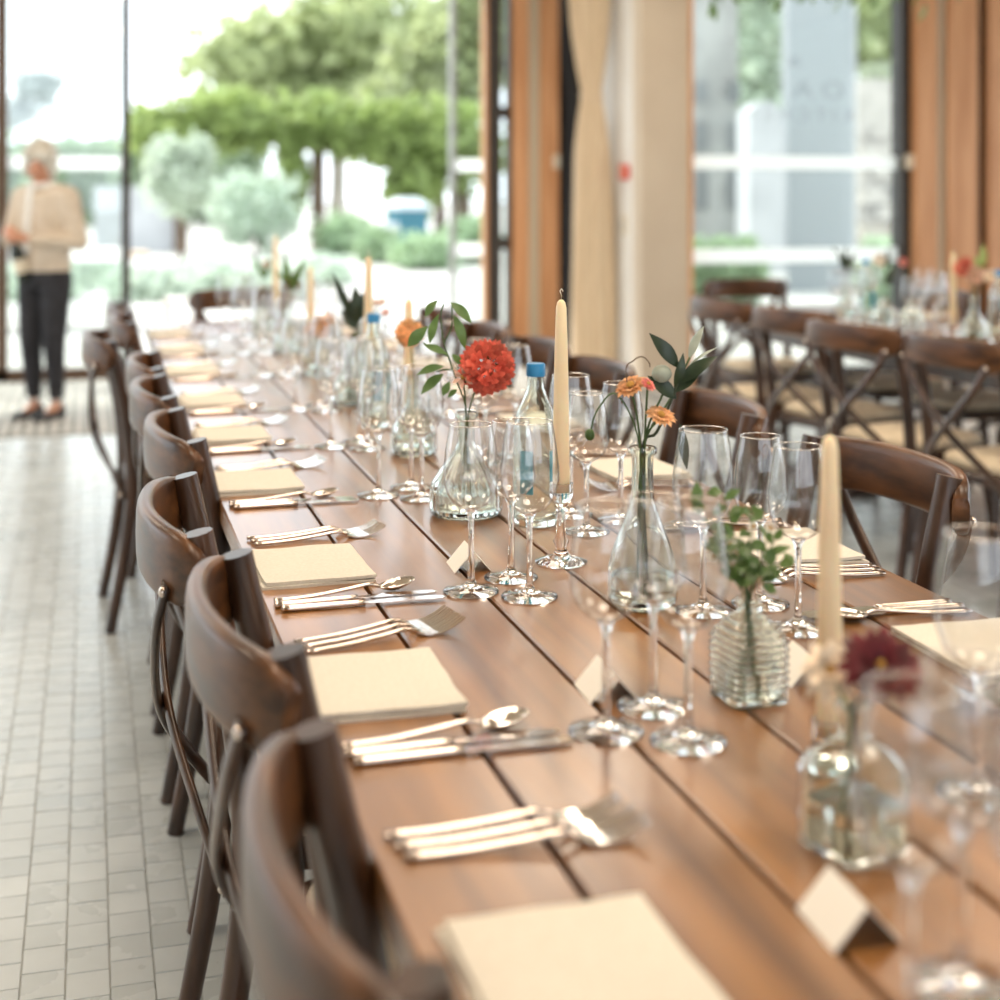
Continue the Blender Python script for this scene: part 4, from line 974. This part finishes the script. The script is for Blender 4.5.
sprig('leafy_sprig', 'dark leafy sprig standing in the carafe on the second table', 'sprig', v+Vector((0, 0, .012)), [[v+Vector((0, 0, .012)), nk, atd(845, 262, dd)]], [(atd(845, 272, dd), atd(836, 250, dd), .024), (atd(845, 272, dd), atd(856, 252, dd), .026), (atd(845, 268, dd), atd(846, 246, dd), .022), (atd(845, 266, dd), atd(830, 245, dd), .012), (atd(845, 276, dd), atd(858, 266, dd), .022)], 'leaf_dark')
v, nk = vase2(884, 's', 'cream and green stems'); dd = depth(v.x, v.y)
sprig('leafy_sprig', 'green stems with broad leaves beside the cream bloom on the second table', 'sprig', v+Vector((0, 0, .012)), [[v+Vector((0, 0, .012)), nk, atd(886, 260, dd)]], [(atd(885, 285, dd), atd(897, 264, dd), .03), (atd(885, 270, dd), atd(888, 248, dd), .022), (atd(885, 285, dd), atd(893, 278, dd), .03)], 'leaf_dark')
hd = atd(880, 260, dd); flower('cream_bloom', 'cream peach bloom among green stems on the second table', 'flower', v+Vector((.006, 0, .012)), [nk], hd, 'petal_cream', 'ball', .026, toCam(hd), 14, n=60)
v, nk = vase2(974, 'c', 'coral and blush flowers'); dd = depth(v.x, v.y)
for i, (px, py, mt, R) in enumerate(((962, 268, 'petal_coral', .030), (975, 275, 'petal_blush', .034), (966, 262, 'petal_coral', .020), (990, 276, 'petal_cream', .024))):
    hd = atd(px, py, dd-.02*i); flower('carnation', ('large coral', 'large blush', 'small coral', 'small cream')[i]+' bloom in the mixed carafe on the second table', 'flower', v+Vector((.005*i-.007, 0, .012)), [nk], hd, mt, 'ball', R, toCam(hd)+Vector((0, 0, .4)), 90+i, n=60)
sprig('leafy_sprig', 'bright green frond above the mixed flowers on the second table', 'sprig', v+Vector((.0, .006, .012)), [[v+Vector((0, .006, .012)), nk, atd(980, 262, dd)]], [(atd(980, 270, dd), atd(983, 244, dd), .03), (atd(980, 270, dd), atd(974, 256, dd), .02)], 'leaf_wisteria')
v, nk = vase2(912, 's', 'a red bloom'); dd = depth(v.x, v.y); hd = atd(903, 262, dd); flower('carnation', 'red pink bloom near the lettered window on the second table', 'flower', v+Vector((0, 0, .012)), [nk], hd, 'petal_pink', 'ball', .018, toCam(hd), 95, n=50)

# ------------------------------------------------------------ person (faces local -y), pouring
def blob(m, a, b, ra, rb, n=12, steps=6):
    a, b = Vector(a), Vector(b)
    ra, rb = [Vector(r if hasattr(r, '__len__') else (r, r, r)) for r in (ra, rb)]
    for i in range(steps+1): m.ball(a.lerp(b, i/steps), ra.lerp(rb, i/steps), n, 8)
def remesh(m, name, mat_, parent, vox=.012, smooth=6):
    me = m.mesh(name, mat_); o = put(name, me)
    md = o.modifiers.new('r', 'REMESH'); md.mode = 'VOXEL'; md.voxel_size = vox
    ms = o.modifiers.new('s', 'SMOOTH'); ms.factor = .5; ms.iterations = smooth
    dg = bpy.context.evaluated_depsgraph_get(); dg.update()
    nm = bpy.data.meshes.new_from_object(o.evaluated_get(dg)); bpy.data.objects.remove(o)
    nm.polygons.foreach_set('use_smooth', [True]*len(nm.polygons))
    if not nm.materials: nm.materials.append(MAT[mat_])
    return put(name, nm, parent)
pp = Vector((-.245, 8.86, .008))
ps_ = thing('person', 'woman in cream jacket and black trousers looking down at a bottle she holds', 'person', pp, -.66)
Vh = Vector((0, -.035, 1.485))                      # head centre
tilt = Matrix.Rotation(.40, 3, 'Z') @ Matrix.Rotation(.42, 3, 'X') @ Matrix.Rotation(.10, 3, 'Y')
hp = lambda x, y, z: Vh + tilt @ Vector((x, y, z))
m = MB()
m.ball(Vh, (.072, .088, .105), 20, 14, tilt); m.ball(hp(0, -.030, -.060), (.050, .055, .055), 16, 10, tilt)
m.ball(hp(0, -.090, -.012), (.013, .018, .024), 10, 8, tilt); m.ball(hp(0, -.078, .012), (.010, .014, .03), 8, 6, tilt)
for s_ in (-1, 1): m.ball(hp(s_*.072, .005, -.01), (.012, .02, .03), 8, 6, tilt); m.ball(hp(s_*.03, -.068, -.03), (.024, .022, .022), 8, 6, tilt)
blob(m, (0, 0, 1.30), (0, -.02, 1.42), .050, .046)
blob(m, (0, .01, 1.28), (0, .01, .80), (.15, .09, .06), (.12, .085, .06), 14, 8)
LS, RS_ = Vector((.165, .01, 1.275)), Vector((-.165, .01, 1.275))
LE, RE = Vector((.235, .02, 1.02)), Vector((-.215, -.03, 1.03))
LH, RH = Vector((.035, -.235, 1.045)), Vector((-.055, -.245, 1.075))
for a, b_, c in ((LS, LE, LH), (RS_, RE, RH)): blob(m, a, b_, .046, .038); blob(m, b_, c, .036, .024)
blob(m, (.085, .005, .80), (.075, -.01, .45), .07, .045); blob(m, (.075, -.008, .45), (.074, .02, .07), .043, .030)
blob(m, (-.085, .005, .80), (-.085, -.02, .45), .07, .045); blob(m, (-.086, -.008, .45), (-.084, .02, .07), .043, .030)
for x in (.074, -.084): blob(m, (x, .02, .06), (x, -.09, .024), (.026, .03, .03), (.026, .03, .012))
def hand(m, c, fwd, side, up, flip):
    c, fwd, side, up = Vector(c), Vector(fwd).normalized(), Vector(side).normalized(), Vector(up).normalized()
    blob(m, c-fwd*.02, c+fwd*.035, (.03, .026, .022), (.032, .026, .022))
    for i, L in enumerate((.070, .078, .072, .058)):
        o_ = c+fwd*.04+side*((i-1.5)*.017); k1 = o_+fwd*L*.45-up*.004; k2 = k1+fwd*L*.2-up*L*.32; k3 = k2-fwd*L*.12-up*L*.26
        blob(m, o_, k1, .0095, .009, 8, 4); blob(m, k1, k2, .009, .0082, 8, 3); blob(m, k2, k3, .0082, .007, 8, 3)
    b_ = c+side*flip*.026; blob(m, b_, b_+side*flip*.018+fwd*.03-up*.008, .012, .010, 8, 4); blob(m, b_+side*flip*.018+fwd*.03-up*.008, b_+side*flip*.008+fwd*.055-up*.022, .010, .008, 8, 4)
hand(m, LH, (LH-LE), (0, -.3, 1), (.4, -1, 0), 1)
hand(m, RH, (RH-RE)+Vector((.15, 0, -.06)), (0, -.3, 1), (-.4, -1, 0), 1)
remesh(m, 'body', 'skin', ps_, .0075, 4)
for s_ in (-1, 1): MB().ball(hp(s_*.030, -.080, .012), (.011, .006, .005), 8, 6, tilt).build('eye', 'eye_dark', ps_, True)
MB().ball(hp(0, -.082, -.062), (.020, .006, .006), 10, 6, tilt).build('mouth', 'lip', ps_, True)
m = MB(); m.ball(hp(0, .022, .022), (.100, .104, .112), 20, 14, tilt); m.ball(hp(0, .055, -.045), (.078, .052, .075), 16, 10, tilt)
for s_ in (-1, 1): m.ball(hp(s_*.074, .005, -.03), (.024, .062, .085), 12, 10, tilt); m.ball(hp(s_*.045, -.062, .066), (.045, .032, .038), 12, 8, tilt)
remesh(m, 'hair', 'hair_grey', ps_, .011, 5)
m = MB()
blob(m, (0, .012, 1.27), (0, .014, 1.05), (.175, .112, .07), (.158, .118, .07), 16, 8); blob(m, (0, .014, 1.05), (0, .008, .86), (.158, .118, .06), (.168, .122, .045), 16, 8)
blob(m, (-.10, .012, 1.315), (.10, .012, 1.315), (.07, .075, .04), (.07, .075, .04), 12, 6)
for a, b_, c in ((LS, LE, LH), (RS_, RE, RH)): blob(m, a, b_, .068, .056); blob(m, b_, b_.lerp(c, .80), .054, .040)
remesh(m, 'jacket', 'jacket_cloth', ps_, .013, 7)
m = MB(); blob(m, (-.02, -.088, 1.33), (-.035, -.118, .98), (.030, .02, .03), (.028, .02, .03)); blob(m, (-.06, .0, 1.345), (.06, .0, 1.345), (.03, .07, .025), (.03, .07, .025)); remesh(m, 'shirt_front', 'shirt_cloth', ps_, .011, 4)
m = MB(); blob(m, (0, .008, .90), (0, .008, .79), (.150, .112, .04), (.165, .122, .05), 16, 5)
for x, kx, fx in ((.085, .078, .074), (-.085, -.088, -.084)):
    blob(m, (x, .008, .80), (kx, -.008, .46), (.092, .10, .08), (.072, .074, .06)); blob(m, (kx, -.008, .46), (fx, .016, .13), (.070, .072, .06), (.052, .056, .03))
remesh(m, 'trousers', 'trouser_cloth', ps_, .013, 6)
for x in (.074, -.084):
    m = MB(); blob(m, (x, .045, .026), (x, -.135, .018), (.042, .04, .028), (.043, .045, .022)); m.ball((x, .055, .035), (.042, .034, .040), 12, 8)
    o_ = remesh(m, 'shoe', 'shoe_black', ps_, .009, 4)
    for vv in o_.data.vertices: vv.co.z = max(vv.co.z, 0)
# bottle in her hands
Rz = Matrix.Rotation(-.66, 3, 'Z'); bp = pp + Rz @ Vector((.010, -.265, 0)); bp = atd(25, 281, 8.38)
t = thing('wine_bottle', 'dark wine bottle with cream label held by the woman', 'bottle', bp); t.rotation_euler = (atd(10, 228, 8.32)-bp).to_track_quat('Z', 'Y').to_euler()
MB().lathe([(.036, 0), (.039, .006), (.039, .17), (.034, .195), (.018, .225), (.0145, .245), (.0145, .30), (.016, .302), (.016, .312)], 24).build('glass_body', 'bottle_dark', t, True, False, 50)
MB().lathe([(.0396, .055), (.0396, .135)], 24, cap=False).build('paper_label', 'label_cream', t, True)
MB().lathe([(.0165, .262), (.0165, .314), (.012, .316)], 16).build('foil', 'label_cream', t, True)
